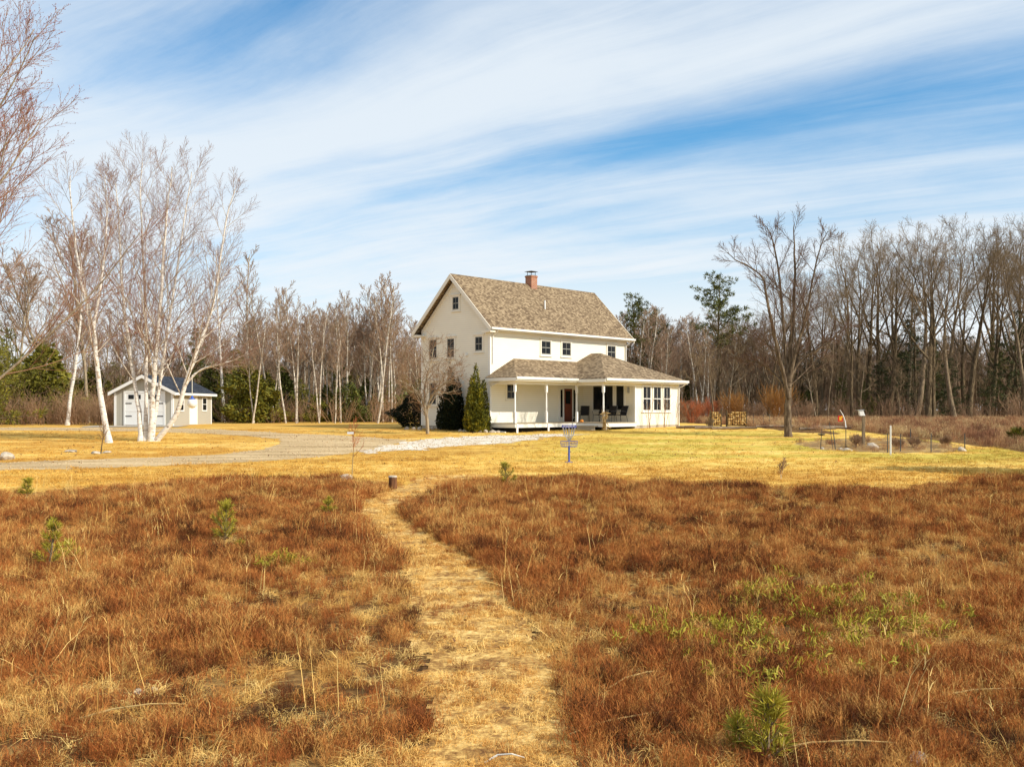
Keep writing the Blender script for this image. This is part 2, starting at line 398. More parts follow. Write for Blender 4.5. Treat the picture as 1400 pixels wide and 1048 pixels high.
# ------------------------------------------------------------------ ground and the sheets lying on it
def grid_sheet(name, m, xs, ys, keep, lift, edge=None):
    XX, YY = np.meshgrid(xs, ys); nx = len(xs)
    k = keep(XX, YY)
    cell = k[:-1, :-1] & k[1:, :-1] & k[:-1, 1:] & k[1:, 1:]
    jj, ii = np.nonzero(cell); a = jj * nx + ii
    faces = np.stack([a, a + 1, a + nx + 1, a + nx], 1)
    used, inv = np.unique(faces, return_inverse=True); faces = inv.reshape(faces.shape)
    vx = XX.ravel()[used]; vy = YY.ravel()[used]
    v = np.stack([vx, vy, GZ(vx, vy) + lift], 1)
    me = bpy.data.meshes.new(name); me.from_pydata(v.tolist(), [], faces.tolist()); me.materials.append(m); me.update()
    me.polygons.foreach_set('use_smooth', [True] * len(me.polygons))
    o = bpy.data.objects.new(name, me); C.objects.link(o); o['kind'] = 'structure'
    return o
def inside(poly, x, y):
    x = np.asarray(x); y = np.asarray(y); r = np.zeros(x.shape, bool); n = len(poly)
    for i in range(n):
        x1, y1 = poly[i]; x2, y2 = poly[(i + 1) % n]
        if y1 == y2: continue
        c = (y1 > y) != (y2 > y)
        r ^= c & (x < (x2 - x1) * (y - y1) / (y2 - y1) + x1)
    return r
vn1, vn2, vn3, vn4 = VN(1), VN(2), VN(3), VN(4)
ys = np.concatenate([np.arange(-30, 60, 2.0), np.arange(60, 74, .5), [90, 130, 220, 500, 1200, 3000]])
xs = np.array([-3000, -800, -200, -80, -40, -20, 0, 20, 40, 80, 200, 800, 3000], float)
grid_sheet('ground', M['soil'], xs, ys, lambda x, y: np.ones(x.shape, bool), 0)

edge_px = [(-300, 690), (0, 680), (100, 669), (200, 664), (400, 657), (470, 655), (530, 662), (556, 668), (600, 662), (700, 660), (800, 660), (900, 662), (1000, 666), (1080, 672), (1160, 674), (1250, 670), (1330, 660), (1400, 655), (1700, 650)]
EX = np.array([G(*p) for p in edge_px]); EX = EX[np.argsort(EX[:, 0])]
def yb(x): return np.interp(x, EX[:, 0], EX[:, 1])
# forest edge of the lawn
far_px = [(-200, 578), (0, 577.5), (60, 578), (150, 577), (300, 576.3), (600, 575.5), (900, 576.5), (1060, 579), (1090, 591), (1150, 594), (1240, 598), (1290, 603), (1340, 609), (1400, 618), (1700, 650)]
FX = np.array([G(*p) for p in far_px]); FX = FX[np.argsort(FX[:, 0])]
def yf(x): return np.interp(x, FX[:, 0], FX[:, 1])
lx = np.arange(-62, 52, .3); ly = np.arange(24, 92, .3)
grid_sheet('lawn', M['lawn'], lx, ly, lambda x, y: (y > yb(x) + (vn1(x, y, .9) - .5) * 1.6) & (y < yf(x) + (vn2(x, y, .7) - .5) * 3), .006)

pathL = [(560, 1110), (572, 1000), (574, 920), (562, 840), (546, 775), (512, 728), (483, 704), (490, 684), (545, 666), (580, 650)]
pathR = [(668, 648), (622, 664), (572, 682), (547, 702), (566, 718), (640, 757), (697, 806), (746, 880), (776, 960), (800, 1110)]
PATH = [G(*p) for p in pathL + pathR]
def inpath(x, y, amp=.5): return inside(PATH, x + (vn1(x, y, 1.6) - .5) * amp, y + (vn3(x, y, 1.6) - .5) * amp)
grid_sheet('path', M['pathmat'], np.arange(-7, 3, .05), np.arange(6.5, 36, .05), lambda x, y: inpath(x + (vn2(x, y, 7) - .5) * .35, y + (vn4(x, y, 7) - .5) * .35, .35), .010)

drive_px = [(-420, 634), (0, 632), (100, 628), (200, 625.5), (300, 621), (355, 615), (385, 606), (378, 600), (340, 596.5), (270, 592.5), (180, 589.5), (60, 588.5), (-300, 588), (-300, 585), (0, 584.3), (130, 584.5), (250, 585.5), (330, 588.5), (390, 592), (450, 594), (500, 597.5), (545, 600), (560, 604), (520, 612), (470, 621), (400, 628), (300, 634), (200, 637.5), (100, 641), (0, 643.5), (-420, 650)]
DRIVE = [G(*p) for p in drive_px]
def indrive(x, y, amp=.5): return inside(DRIVE, x + (vn1(x, y, .8) - .5) * amp, y + (vn3(x, y, .8) - .5) * amp * 1.6)
grid_sheet('driveway', M['drive'], np.arange(-62, -5, .15), np.arange(33, 66, .15), indrive, .012)
gravel_px = [(488, 621), (500, 612), (545, 605), (575, 600), (640, 596), (700, 594.5), (745, 593.5), (800, 593.2), (800, 595), (745, 597.5), (728, 602), (690, 605), (640, 609), (600, 613), (575, 615), (540, 617)]
GRAV = [G(*p) for p in gravel_px]
def ingrav(x, y, amp=1.1): return inside(GRAV, x + (vn1(x, y, 1.1) - .5) * amp * 1.5, y + (vn3(x, y, 1.1) - .5) * amp * 1.8)
grid_sheet('gravel_apron', M['gravel'], np.arange(-10, 6, .1), np.arange(40, 60, .1), ingrav, .018)
bed_px = [(1086, 606), (1120, 601), (1180, 598), (1240, 600), (1300, 607), (1318, 613), (1290, 619), (1230, 620), (1190, 618), (1150, 616), (1110, 614)]
BED = [G(*p) for p in bed_px]
def inbed(x, y, amp=.8): return inside(BED, x + (vn1(x, y, 1.1) - .5) * amp, y + (vn3(x, y, 1.1) - .5) * amp * 1.6)
grid_sheet('garden_soil', M['bed'], np.arange(11, 25, .12), np.arange(41, 56, .12), inbed, .012)

# ------------------------------------------------------------------ scattering of uncountable ground cover
def blade_mesh(name, mats, specs):
    """specs: list of (base, dir, length, width, bend, matindex); each blade is a bent narrow strip"""
    V = []; Fc = []; mi = []
    for b, dr, L, wd, bend, k in specs:
        b = Vector(b); dr = Vector(dr).normalized()
        side = dr.cross(Vector((random.uniform(-1, 1), random.uniform(-1, 1), random.uniform(-.2, .2)))).normalized() * wd * .5
        mid = b + dr * L * .55; hz = Vector((dr.x, dr.y, 0)); hz = hz.normalized() if hz.length > 1e-3 else Vector((1, 0, 0))
        tip = b + dr * L + hz * bend * L - Vector((0, 0, 1)) * bend * L * .55
        i = len(V); V += [tuple(b - side), tuple(b + side), tuple(mid - side * .75), tuple(mid + side * .75), tuple(tip)]
        Fc += [(i, i + 1, i + 3, i + 2), (i + 2, i + 3, i + 4)]; mi += [k, k]
    me = bpy.data.meshes.new(name); me.from_pydata(V, [], Fc)
    for m in mats: me.materials.append(m)
    me.polygons.foreach_set('material_index', mi); me.update()
    return bpy.data.objects.new(name, me)
def rdir(rng, tilt):
    a = rng.uniform(0, 2 * math.pi); t_ = rng.uniform(0, tilt)
    return (math.sin(t_) * math.cos(a), math.sin(t_) * math.sin(a), math.cos(t_))
def scatter(name, srcs, x, y, sc, seed, lift=0.0, tilt=.15, z=None):
    n = len(x); g = np.random.default_rng(seed)
    col = bpy.data.collections.new(name + '_sources')
    for s_ in srcs: col.objects.link(s_)
    me = bpy.data.meshes.new(name)
    co = np.stack([x, y, (GZ(x, y) if z is None else z) + lift], 1).astype('f')
    me.vertices.add(n); me.vertices.foreach_set('co', co.ravel())
    rot = np.stack([g.normal(0, tilt, n), g.normal(0, tilt, n), g.random(n) * 6.283], 1).astype('f')
    at = me.attributes.new('rot', 'FLOAT_VECTOR', 'POINT'); at.data.foreach_set('vector', rot.ravel())
    at = me.attributes.new('siz', 'FLOAT', 'POINT'); at.data.foreach_set('value', np.asarray(sc, 'f'))
    at = me.attributes.new('pick', 'INT', 'POINT'); at.data.foreach_set('value', g.integers(0, len(srcs), n).astype('i'))
    o = bpy.data.objects.new(name, me); C.objects.link(o); o['kind'] = 'stuff'
    ng = bpy.data.node_groups.new(name, 'GeometryNodeTree')
    ng.interface.new_socket('Geometry', in_out='INPUT', socket_type='NodeSocketGeometry'); ng.interface.new_socket('Geometry', in_out='OUTPUT', socket_type='NodeSocketGeometry')
    N = ng.nodes; L = ng.links
    gi = N.new('NodeGroupInput'); go = N.new('NodeGroupOutput')
    ci = N.new('GeometryNodeCollectionInfo'); ci.inputs['Collection'].default_value = col; ci.inputs['Separate Children'].default_value = True; ci.inputs['Reset Children'].default_value = True
    ip = N.new('GeometryNodeInstanceOnPoints'); ip.inputs['Pick Instance'].default_value = True
    def attr(nm, ty):
        a = N.new('GeometryNodeInputNamedAttribute'); a.data_type = ty; a.inputs['Name'].default_value = nm
        return [q for q in a.outputs if q.enabled][0]
    L.new(gi.outputs[0], ip.inputs['Points']); L.new(ci.outputs[0], ip.inputs['Instance'])
    L.new(attr('pick', 'INT'), ip.inputs['Instance Index']); L.new(attr('rot', 'FLOAT_VECTOR'), ip.inputs['Rotation']); L.new(attr('siz', 'FLOAT'), ip.inputs['Scale'])
    L.new(ip.outputs[0], go.inputs[0])
    md = o.modifiers.new('scatter', 'NODES'); md.node_group = ng
    return o
rng = random.Random(5); random.seed(5); npr = np.random.default_rng(11)
def frustum_pts(dens, y0, y1, side=2.5, xr=None):
    """uniform points over the part of the ground the photo could see, with a margin at the sides"""
    W = .5 * y1 + side + 1; n = int(dens * (y1 - y0) * 2 * W)
    x = npr.uniform(-W, W, n); y = npr.uniform(y0, y1, n)
    k = np.abs(x) < .5 * y + side
    return x[k], y[k]

heath_src = []
for k in range(6):
    sp = []
    for j in range(44):
        bx, by = rng.gauss(0, .10), rng.gauss(0, .10); L = rng.uniform(.10, .27); dr = rdir(rng, .8)
        sp.append(((bx, by, -.02), dr, L, .0045, rng.uniform(0, .25), 0))
        for q in range(6):
            f = rng.uniform(.25, .95); b = (bx + dr[0] * L * f, by + dr[1] * L * f, dr[2] * L * f); d2 = rdir(rng, 1.3)
            sp.append((b, (dr[0] + d2[0], dr[1] + d2[1], dr[2] * .6 + d2[2]), L * rng.uniform(.25, .5), .004, rng.uniform(0, .3), 0))
    heath_src.append(blade_mesh('heath_clump', [M['heath']], sp))
x, y = frustum_pts(40, 6.5, 35)
e = yb(x) + (vn1(x, y, .9) - .5) * 1.6
m_ = (y < e) & ~inpath(x, y, .35)
x, y = x[m_], y[m_]
dens = vn2(x, y, .55, 3); gaps = vn4(x, y, 1.3, 2)
k = (npr.random(len(x)) < np.clip((dens - .2) * 3.2, .42, 1)) & (gaps > .05)
x, y, dens = x[k], y[k], dens[k]
siz = np.clip(.45 + dens * .85, .4, 1.4) * npr.uniform(.7, 1.25, len(x))
scatter('heath_shrubs', heath_src, x, y, siz, 1)

straw_src = []
for k in range(5):
    sp = []
    for j in range(60):
        a = rng.uniform(0, 6.28); r = rng.uniform(0, .12); dr = rdir(rng, 1.35)
        sp.append(((r * math.cos(a), r * math.sin(a), -.01), dr, rng.uniform(.10, .25), .005, rng.uniform(.3, .8), 0))
    straw_src.append(blade_mesh('straw_tuft', [M['straw']], sp))
x, y = frustum_pts(15, 6.5, 35)
m_ = (y < yb(x) + .3) & ~inpath(x, y, .3)
x, y = x[m_], y[m_]
dn = vn2(x, y, .55, 3); near = np.clip((17 - y) / 9, 0, .5)
k = npr.random(len(x)) < np.clip((.57 - dn) * 4 + near * .8, .20, 1)
x, y = x[k], y[k]
scatter('dead_grass', straw_src, x, y, npr.uniform(.55, 1.15, len(x)), 2)

mat_src = []
for k in range(4):
    sp = []
    for j in range(46):
        a = rng.uniform(0, 6.28); r = rng.uniform(0, .14); dr = rdir(rng, 1.5)
        sp.append(((r * math.cos(a), r * math.sin(a), -.005), dr, rng.uniform(.05, .13), .006, rng.uniform(.1, .6), 0))
    mat_src.append(blade_mesh('trodden_tuft', [M['straw']], sp))
x, y = frustum_pts(70, 6.5, 36, .5)
m_ = inpath(x, y, .35) | inpath(x, y, 1.1); x, y = x[m_], y[m_]
k = npr.random(len(x)) < np.clip((vn3(x, y, 1.7, 3) - .3) * 3.4, .06, 1)
x, y = x[k], y[k]
scatter('path_grass', mat_src, x, y, npr.uniform(.5, 1.1, len(x)), 3)

x, y = frustum_pts(6, 6.5, 34, .5)
m_ = inpath(x, y, .2) & (vn2(x, y, .9, 2) > .52); x, y = x[m_], y[m_]
scatter('path_heath_sprigs', heath_src, x, y, npr.uniform(.25, .55, len(x)), 31)
stem_src = []
for k in range(6):
    sp = []
    for j in range(4):
        dr = rdir(rng, .22 if k < 4 else 1.3); L = rng.uniform(.45, .95)
        b = (rng.uniform(-.2, .2), rng.uniform(-.2, .2), 0)
        sp.append((b, dr, L, .007, rng.uniform(0, .15), 0))
        for q in range(3):
            f = rng.uniform(.6, .95); sp.append(((b[0] + dr[0] * L * f, b[1] + dr[1] * L * f, dr[2] * L * f), rdir(rng, .8), .12, .006, .2, 0))
    stem_src.append(blade_mesh('tall_stem', [M['straw']], sp))
x, y = frustum_pts(1.1, 6.8, 36)
m_ = (y < yb(x) + .6) & ~inpath(x, y, .3); x, y = x[m_], y[m_]
k = npr.random(len(x)) < .35 + .5 * vn4(x, y, .3); x, y = x[k], y[k]
scatter('tall_dry_stems', stem_src, x, y, npr.uniform(.6, 1.25, len(x)), 4)

lawn_src = []
for k in range(4):
    sp = []
    for j in range(44):
        sp.append(((rng.gauss(0, .14), rng.gauss(0, .14), -.01), rdir(rng, 1.0), rng.uniform(.04, .10), .012, rng.uniform(.1, .5), 0))
    lawn_src.append(blade_mesh('turf_tuft', [M['lawnblade']], sp))
x, y = frustum_pts(11, 30, 62)
m_ = (y > yb(x) - .2) & (y < yf(x) - .5) & ~indrive(x, y, 1.5) & ~ingrav(x, y, 1.9) & ~inbed(x, y, .4) & ~inpath(x, y, .1)
x, y = x[m_], y[m_]
k = npr.random(len(x)) < np.clip((vn3(x, y, .8, 3) - .25) * 3 + np.clip((42 - y) / 10, 0, .6), .15, 1); x, y = x[k], y[k]
scatter('lawn_grass', lawn_src, x, y, npr.uniform(.5, 1.1, len(x)) * np.clip(1.35 - (y - 30) / 40, .7, 1.4), 5)

# shrubby strip between lawn and woods on the right
x, y = frustum_pts(3.6, 38, 100, 3)
m_ = (x > 14) & (y > yf(x) + .5 + 1.5 * vn1(x, y, .5)) & (y < 97); x, y = x[m_], y[m_]
k = npr.random(len(x)) < np.clip((vn2(x, y, .25, 3) - .2) * 2.6, .15, 1); x, y = x[k], y[k]
thk = []
for s_ in heath_src[:4]:
    me = s_.data.copy(); me.materials.clear(); me.materials.append(M['thicket']); thk.append(bpy.data.objects.new('thicket_clump', me))
scatter('heath_thicket', thk, x, y, npr.uniform(1.0, 2.3, len(x)), 6)
x, y = frustum_pts(5, 38, 62, 3)
m_ = inbed(x, y, 1.8); x, y = x[m_], y[m_]
scatter('bed_litter', mat_src + thk[:2], x, y, npr.uniform(.5, 1.1, len(x)), 61)

# dead leaves lying about, and loose stones on the drive
lf_src = []
for k in range(5):
    v_ = [(0, 0, .004), (.022, .018, .016), (.06, .004, .008), (.03, -.02, .012)]; v_ = [(a * rng.uniform(.8, 1.2), b * rng.uniform(.8, 1.2), c * rng.uniform(.5, 1.6)) for a, b, c in v_]
    me = bpy.data.meshes.new('leaf'); me.from_pydata(v_, [], [(0, 1, 2), (0, 2, 3)]); me.materials.append(M['leaf']); lf_src.append(bpy.data.objects.new('leaf', me))
x, y = frustum_pts(9, 6.5, 62)
k = npr.random(len(x)) < np.clip((vn4(x, y, .35, 3) - .3) * 2.2, .06, 1) * np.where(y > yb(x), .35, .8); x, y = x[k], y[k]
scatter('fallen_leaves', lf_src, x, y, npr.uniform(.7, 1.5, len(x)) * np.clip(y / 30, .8, 1.3), 8, np.where(y < yb(x), .10, .03) if False else .03, .4)
pb_src = []
for k in range(4):
    bmm = bmesh.new(); bmesh.ops.create_icosphere(bmm, subdivisions=1, radius=.03)
    for v in bmm.verts: v.co = Vector((v.co.x * rng.uniform(.8, 1.5), v.co.y * rng.uniform(.8, 1.3), v.co.z * rng.uniform(.5, .9)))
    me = bpy.data.meshes.new('pebble'); bmm.to_mesh(me); bmm.free(); me.materials.append(M['pebble']); pb_src.append(bpy.data.objects.new('pebble', me))
x, y = frustum_pts(14, 33, 64)
m_ = (indrive(x, y, 1.1) & (npr.random(len(x)) < np.clip((vn3(x, y, .6, 3) - .3) * 2, .05, .7))) | ingrav(x, y, 1.8); x, y = x[m_], y[m_]
scatter('loose_gravel', pb_src, x, y, npr.uniform(.5, 1.5, len(x)), 9, .015, .3)
green_src = []
for k in range(3):
    sp = []
    for j in range(26):
        sp.append(((rng.gauss(0, .06), rng.gauss(0, .06), rng.uniform(0, .12)), rdir(rng, 1.2), rng.uniform(.05, .11), .016, rng.uniform(.1, .5), 0))
    green_src.append(blade_mesh('green_sprig', [M['sapling']], sp))
gx_, gy_ = [], []
for cx_, cy_, sx_, sy_, n_ in ((1045, 825, 45, 14, 34), (1160, 840, 70, 18, 36), (960, 875, 45, 16, 24), (1090, 905, 80, 22, 34), (1230, 870, 45, 16, 18), (380, 778, 16, 3, 26), (85, 760, 12, 6, 10)):
    for q in range(n_):
        p = G(rng.gauss(cx_, sx_), rng.gauss(cy_, sy_)); gx_.append(p[0]); gy_.append(p[1])
scatter('green_ground_plants', green_src, np.array(gx_), np.array(gy_), npr.uniform(.6, 1.3, len(gx_)), 7, .10)
#PART3

# ------------------------------------------------------------------ trees
class TreeGen:
    """grows branch polylines; each entry is (points, radii, level)"""
    def __init__(s, seed): s.r = random.Random(seed); s.out = []
    def line(s, p, d, L, r0, r1, n, wander, up):
        pts = [Vector(p)]; d = Vector(d).normalized(); rad = [r0]
        for i in range(n):
            d = (d + Vector((s.r.gauss(0, wander), s.r.gauss(0, wander), s.r.gauss(0, wander * .6) + up))).normalized()
            pts.append(pts[-1] + d * (L / n)); rad.append(r0 + (r1 - r0) * ((i + 1) / n))
        return pts, rad
    def at(s, pts, rad, t):
        f = t * (len(pts) - 1); i = min(int(f), len(pts) - 2); g = f - i
        return pts[i].lerp(pts[i + 1], g), (pts[i + 1] - pts[i]).normalized(), rad[i] + (rad[i + 1] - rad[i]) * g
    def side(s, d, ang, az):
        ref = Vector((0, 0, 1)) if abs(d.z) < .9 else Vector((1, 0, 0))
        a = d.cross(ref).normalized(); b = d.cross(a)
        return d * math.cos(ang) + (a * math.cos(az) + b * math.sin(az)) * math.sin(ang)
    def kids(s, pts, rad, lev, P):
        if lev >= len(P): return
        q = P[lev]; n = max(1, int(round(q['n'] * s.r.uniform(.8, 1.2)))); az = s.r.uniform(0, 6.28)
        Lp = sum((b - a).length for a, b in zip(pts, pts[1:]))
        for i in range(n):
            t = q['t0'] + (q.get('t1', .98) - q['t0']) * (i + s.r.random()) / n
            p, d, r = s.at(pts, rad, t); az += 2.4 + s.r.uniform(-.5, .5)
            dd = s.side(d, R(s.r.uniform(*q['ang'])), az)
            L = q['len'](t, Lp) * s.r.uniform(.75, 1.25)
            r0 = min(max(r * q.get('rr', .6), q['rmin']), q.get('rmax', 9)); r1 = max(q.get('rt', .3) * r0, min(q['rmin'], r0) * .7)
            pl, ra = s.line(p, dd, L, r0, r1, q['seg'], q['w'], q['up'])
            s.out.append((pl, ra, lev)); s.kids(pl, ra, lev + 1, P)
    def grow(s, p, d, L, r0, r1, n, w, up, P):
        pl, ra = s.line(p, d, L, r0, r1, n, w, up); s.out.append((pl, ra, 0)); s.kids(pl, ra, 1, P); return pl, ra
    def path(s, pts, r0, r1, P):
        pts = [Vector(p) for p in pts]; fine = []
        for i in range(len(pts) - 1):
            for k in range(3):
                f = k / 3; a = pts[max(i - 1, 0)]; b = pts[i]; c = pts[i + 1]; e = pts[min(i + 2, len(pts) - 1)]
                fine.append(.5 * ((2 * b) + (c - a) * f + (2 * a - 5 * b + 4 * c - e) * f * f + (3 * b - a - 3 * c + e) * f ** 3) + Vector((s.r.gauss(0, r0 * .10), s.r.gauss(0, r0 * .10), 0)))
        fine.append(pts[-1]); n = len(fine)
        ra = [r0 + (r1 - r0) * (i / (n - 1)) ** .9 for i in range(n)]
        ra[0] *= 1.35
        s.out.append((fine, ra, 0)); s.kids(fine, ra, 1, P); return fine, ra
def tubes_mesh(name, lines, mats, sides=(8, 5, 3, 3, 3), matof=None):
    V = []; Fc = []; MI = []
    for pts, rad, lev in lines:
        k = sides[min(lev, len(sides) - 1)]; n = len(pts); base = len(V)
        cs = [(math.cos(6.2832 * q / k), math.sin(6.2832 * q / k)) for q in range(k)]
        for j in range(n):
            t_ = pts[min(j + 1, n - 1)] - pts[max(j - 1, 0)]
            x_, y_, z_ = t_
            if abs(x_) > .8 * t_.length: a = Vector((0, z_, -y_))
            else: a = Vector((-z_ if abs(z_) + abs(x_) > 1e-6 else 1, 0, x_)) if abs(y_) < .8 * t_.length else Vector((0, z_, -y_)) if abs(z_) + abs(y_) > 1e-6 else Vector((1, 0, 0))
            if a.length < 1e-6: a = Vector((1, 0, 0))
            a.normalize(); b = t_.cross(a).normalized(); r = rad[j]; p = pts[j]
            for c_, s_ in cs: V.append((p.x + (a.x * c_ + b.x * s_) * r, p.y + (a.y * c_ + b.y * s_) * r, p.z + (a.z * c_ + b.z * s_) * r))
        for j in range(n - 1):
            o = base + j * k
            for q in range(k):
                m = (q + 1) % k; Fc.append((o + q, o + m, o + k + m, o + k + q))
        if matof: MI += [matof(lev)] * ((n - 1) * k)
    me = bpy.data.meshes.new(name); me.from_pydata(V, [], Fc)
    for m in (mats if isinstance(mats, (list, tuple)) else [mats]): me.materials.append(m)
    if matof: me.polygons.foreach_set('material_index', MI)
    me.polygons.foreach_set('use_smooth', [True] * len(me.polygons)); me.update()
    return me
def mobj(name, me, parent=None):
    o = bpy.data.objects.new(name, me); C.objects.link(o); o.parent = parent; return o
def tree_from(root, lines, bark, twig, split=1, limbbark=None):
    """trunk (and limbs up to level `split`) as one part, the finer branching as the crown"""
    mobj('trunk', tubes_mesh('trunk', [l for l in lines if l[2] < split], bark), root)
    mobj('crown', tubes_mesh('crown', [l for l in lines if l[2] >= split], [limbbark or twig, twig], matof=lambda lv: 0 if lv <= split else 1), root)
    return root
def birchP(tw=.012, n=(20, 9, 6), t0=.42, Lk=.30):
    return [None,
        dict(n=n[0], t0=t0, ang=(28, 50), len=lambda t, L: L * Lk * (1.14 - .86 * t), rr=.38, rmin=tw * 1.5, rmax=.035, seg=6, w=.035, up=.07),
        dict(n=n[1], t0=.2, ang=(22, 45), len=lambda t, L: L * .45 * (1.15 - .7 * t), rr=.55, rmin=tw * 1.05, rmax=.016, seg=4, w=.045, up=.05),
        dict(n=n[2], t0=.15, ang=(20, 45), len=lambda t, L: L * .45 * (1.1 - .6 * t), rr=.7, rmin=tw * .85, rmax=.011, seg=2, w=.06, up=.03)]
def hardP(tw=.014, n=(6, 7, 8, 6), t0=.38, a1=(18, 42), Lk=.52):
    return [None,
        dict(n=n[0], t0=t0, t1=.95, ang=a1, len=lambda t, L: L * Lk * (1.25 - .75 * t), rr=.62, rmin=.03, seg=7, w=.10, up=.05, rt=.2),
        dict(n=n[1], t0=.25, ang=(25, 55), len=lambda t, L: L * .46 * (1.2 - .7 * t), rr=.6, rmin=tw * 1.4, seg=5, w=.13, up=.05, rt=.3),
        dict(n=n[2], t0=.15, ang=(22, 50), len=lambda t, L: L * .48 * (1.15 - .6 * t), rr=.55, rmin=tw, rmax=.024, seg=4, w=.10, up=.05),
        dict(n=n[3], t0=.1, ang=(22, 50), len=lambda t, L: L * .55 * (1.1 - .5 * t), rr=.6, rmin=tw * .75, rmax=.012, seg=2, w=.10, up=.04)]

# needle and leaf masses -------------------------------------------------
def sprays_mesh(name, items, m):
    """items: (centre, axis, length, width) - each one a small pointed leaf spray of two crossed blades"""
    V = []; Fc = []
    for c, a, L, wd in items:
        a = Vector(a).normalized(); ref = Vector((random.uniform(-1, 1), random.uniform(-1, 1), random.uniform(-1, 1)))
        s_ = a.cross(ref); s_ = s_.normalized() * wd * .5 if s_.length > 1e-4 else Vector((wd, 0, 0))
        c = Vector(c); i = len(V)
        V += [tuple(c), tuple(c + a * L * .45 + s_), tuple(c + a * L), tuple(c + a * L * .45 - s_)]
        Fc.append((i, i + 1, i + 2, i + 3))
    me = bpy.data.meshes.new(name); me.from_pydata(V, [], Fc); me.materials.append(m); me.update(); return me
def pine_proto(name, label, seed, H, bare, m, bark, spread, whorl=.65, up=.12, dens=1.0, group=None, cat='pine tree', irregular=.35, needle=.30):
    r = random.Random(seed); g = TreeGen(seed); lines = []; items = []
    tr, ra = g.line((0, 0, -.2), (r.gauss(0, .02), r.gauss(0, .02), 1), H + .2, H * .0145 + .03, .02, 14, .012, .02); lines.append((tr, ra, 0))
    z = H * bare
    while z < H * .985:
        f = (z - H * bare) / (H * (1 - bare)); nb = r.randint(3, 6)
        for b in range(nb):
            p, d, rr = g.at(tr, ra, min(z / H, .99)); az = r.uniform(0, 6.28)
            prof = (1 - f) ** .75 if bare < .2 else math.sin(min(1, (f + .12) * 1.05) * math.pi) ** .6 if f < .5 else (1 - f) ** .6 * 1.15
            L = max(.25, spread * prof * r.uniform(1 - irregular, 1 + irregular))
            dr = Vector((math.cos(az), math.sin(az), up + .5 * f + r.gauss(0, .08)))
            pl, rb = g.line(p, dr, L, max(.012, min(rr * .5, .05)), .008, 5, .07, .05); lines.append((pl, rb, 1))
            nt = max(2, int(L * 5.0 * dens))
            for q in range(nt):
                tt = 1 - r.random() ** 1.3 * .75; c, dd, _ = g.at(pl, rb, tt)
                off = Vector((r.gauss(0, 1), r.gauss(0, 1), r.gauss(0, .45))) * (.16 + .10 * L * (1.1 - tt))
                c = c + off; ax = (dd * .8 + off.normalized() * .7 + Vector((0, 0, .45)))
                for n_ in range(int(9 * dens) + 4):
                    v = Vector((r.gauss(0, 1), r.gauss(0, 1), r.gauss(0, 1))).normalized()
                    items.append((c + v * .05, ax * .7 + v, needle * r.uniform(.7, 1.2), needle * .17))
        z += whorl * r.uniform(.7, 1.3)
    root = thing(name, label, cat, (0, 0, 0), 0, group)
    mobj('trunk', tubes_mesh('trunk', lines, bark, (7, 4)), root); mobj('crown', sprays_mesh('crown', items, m), root)
    return root
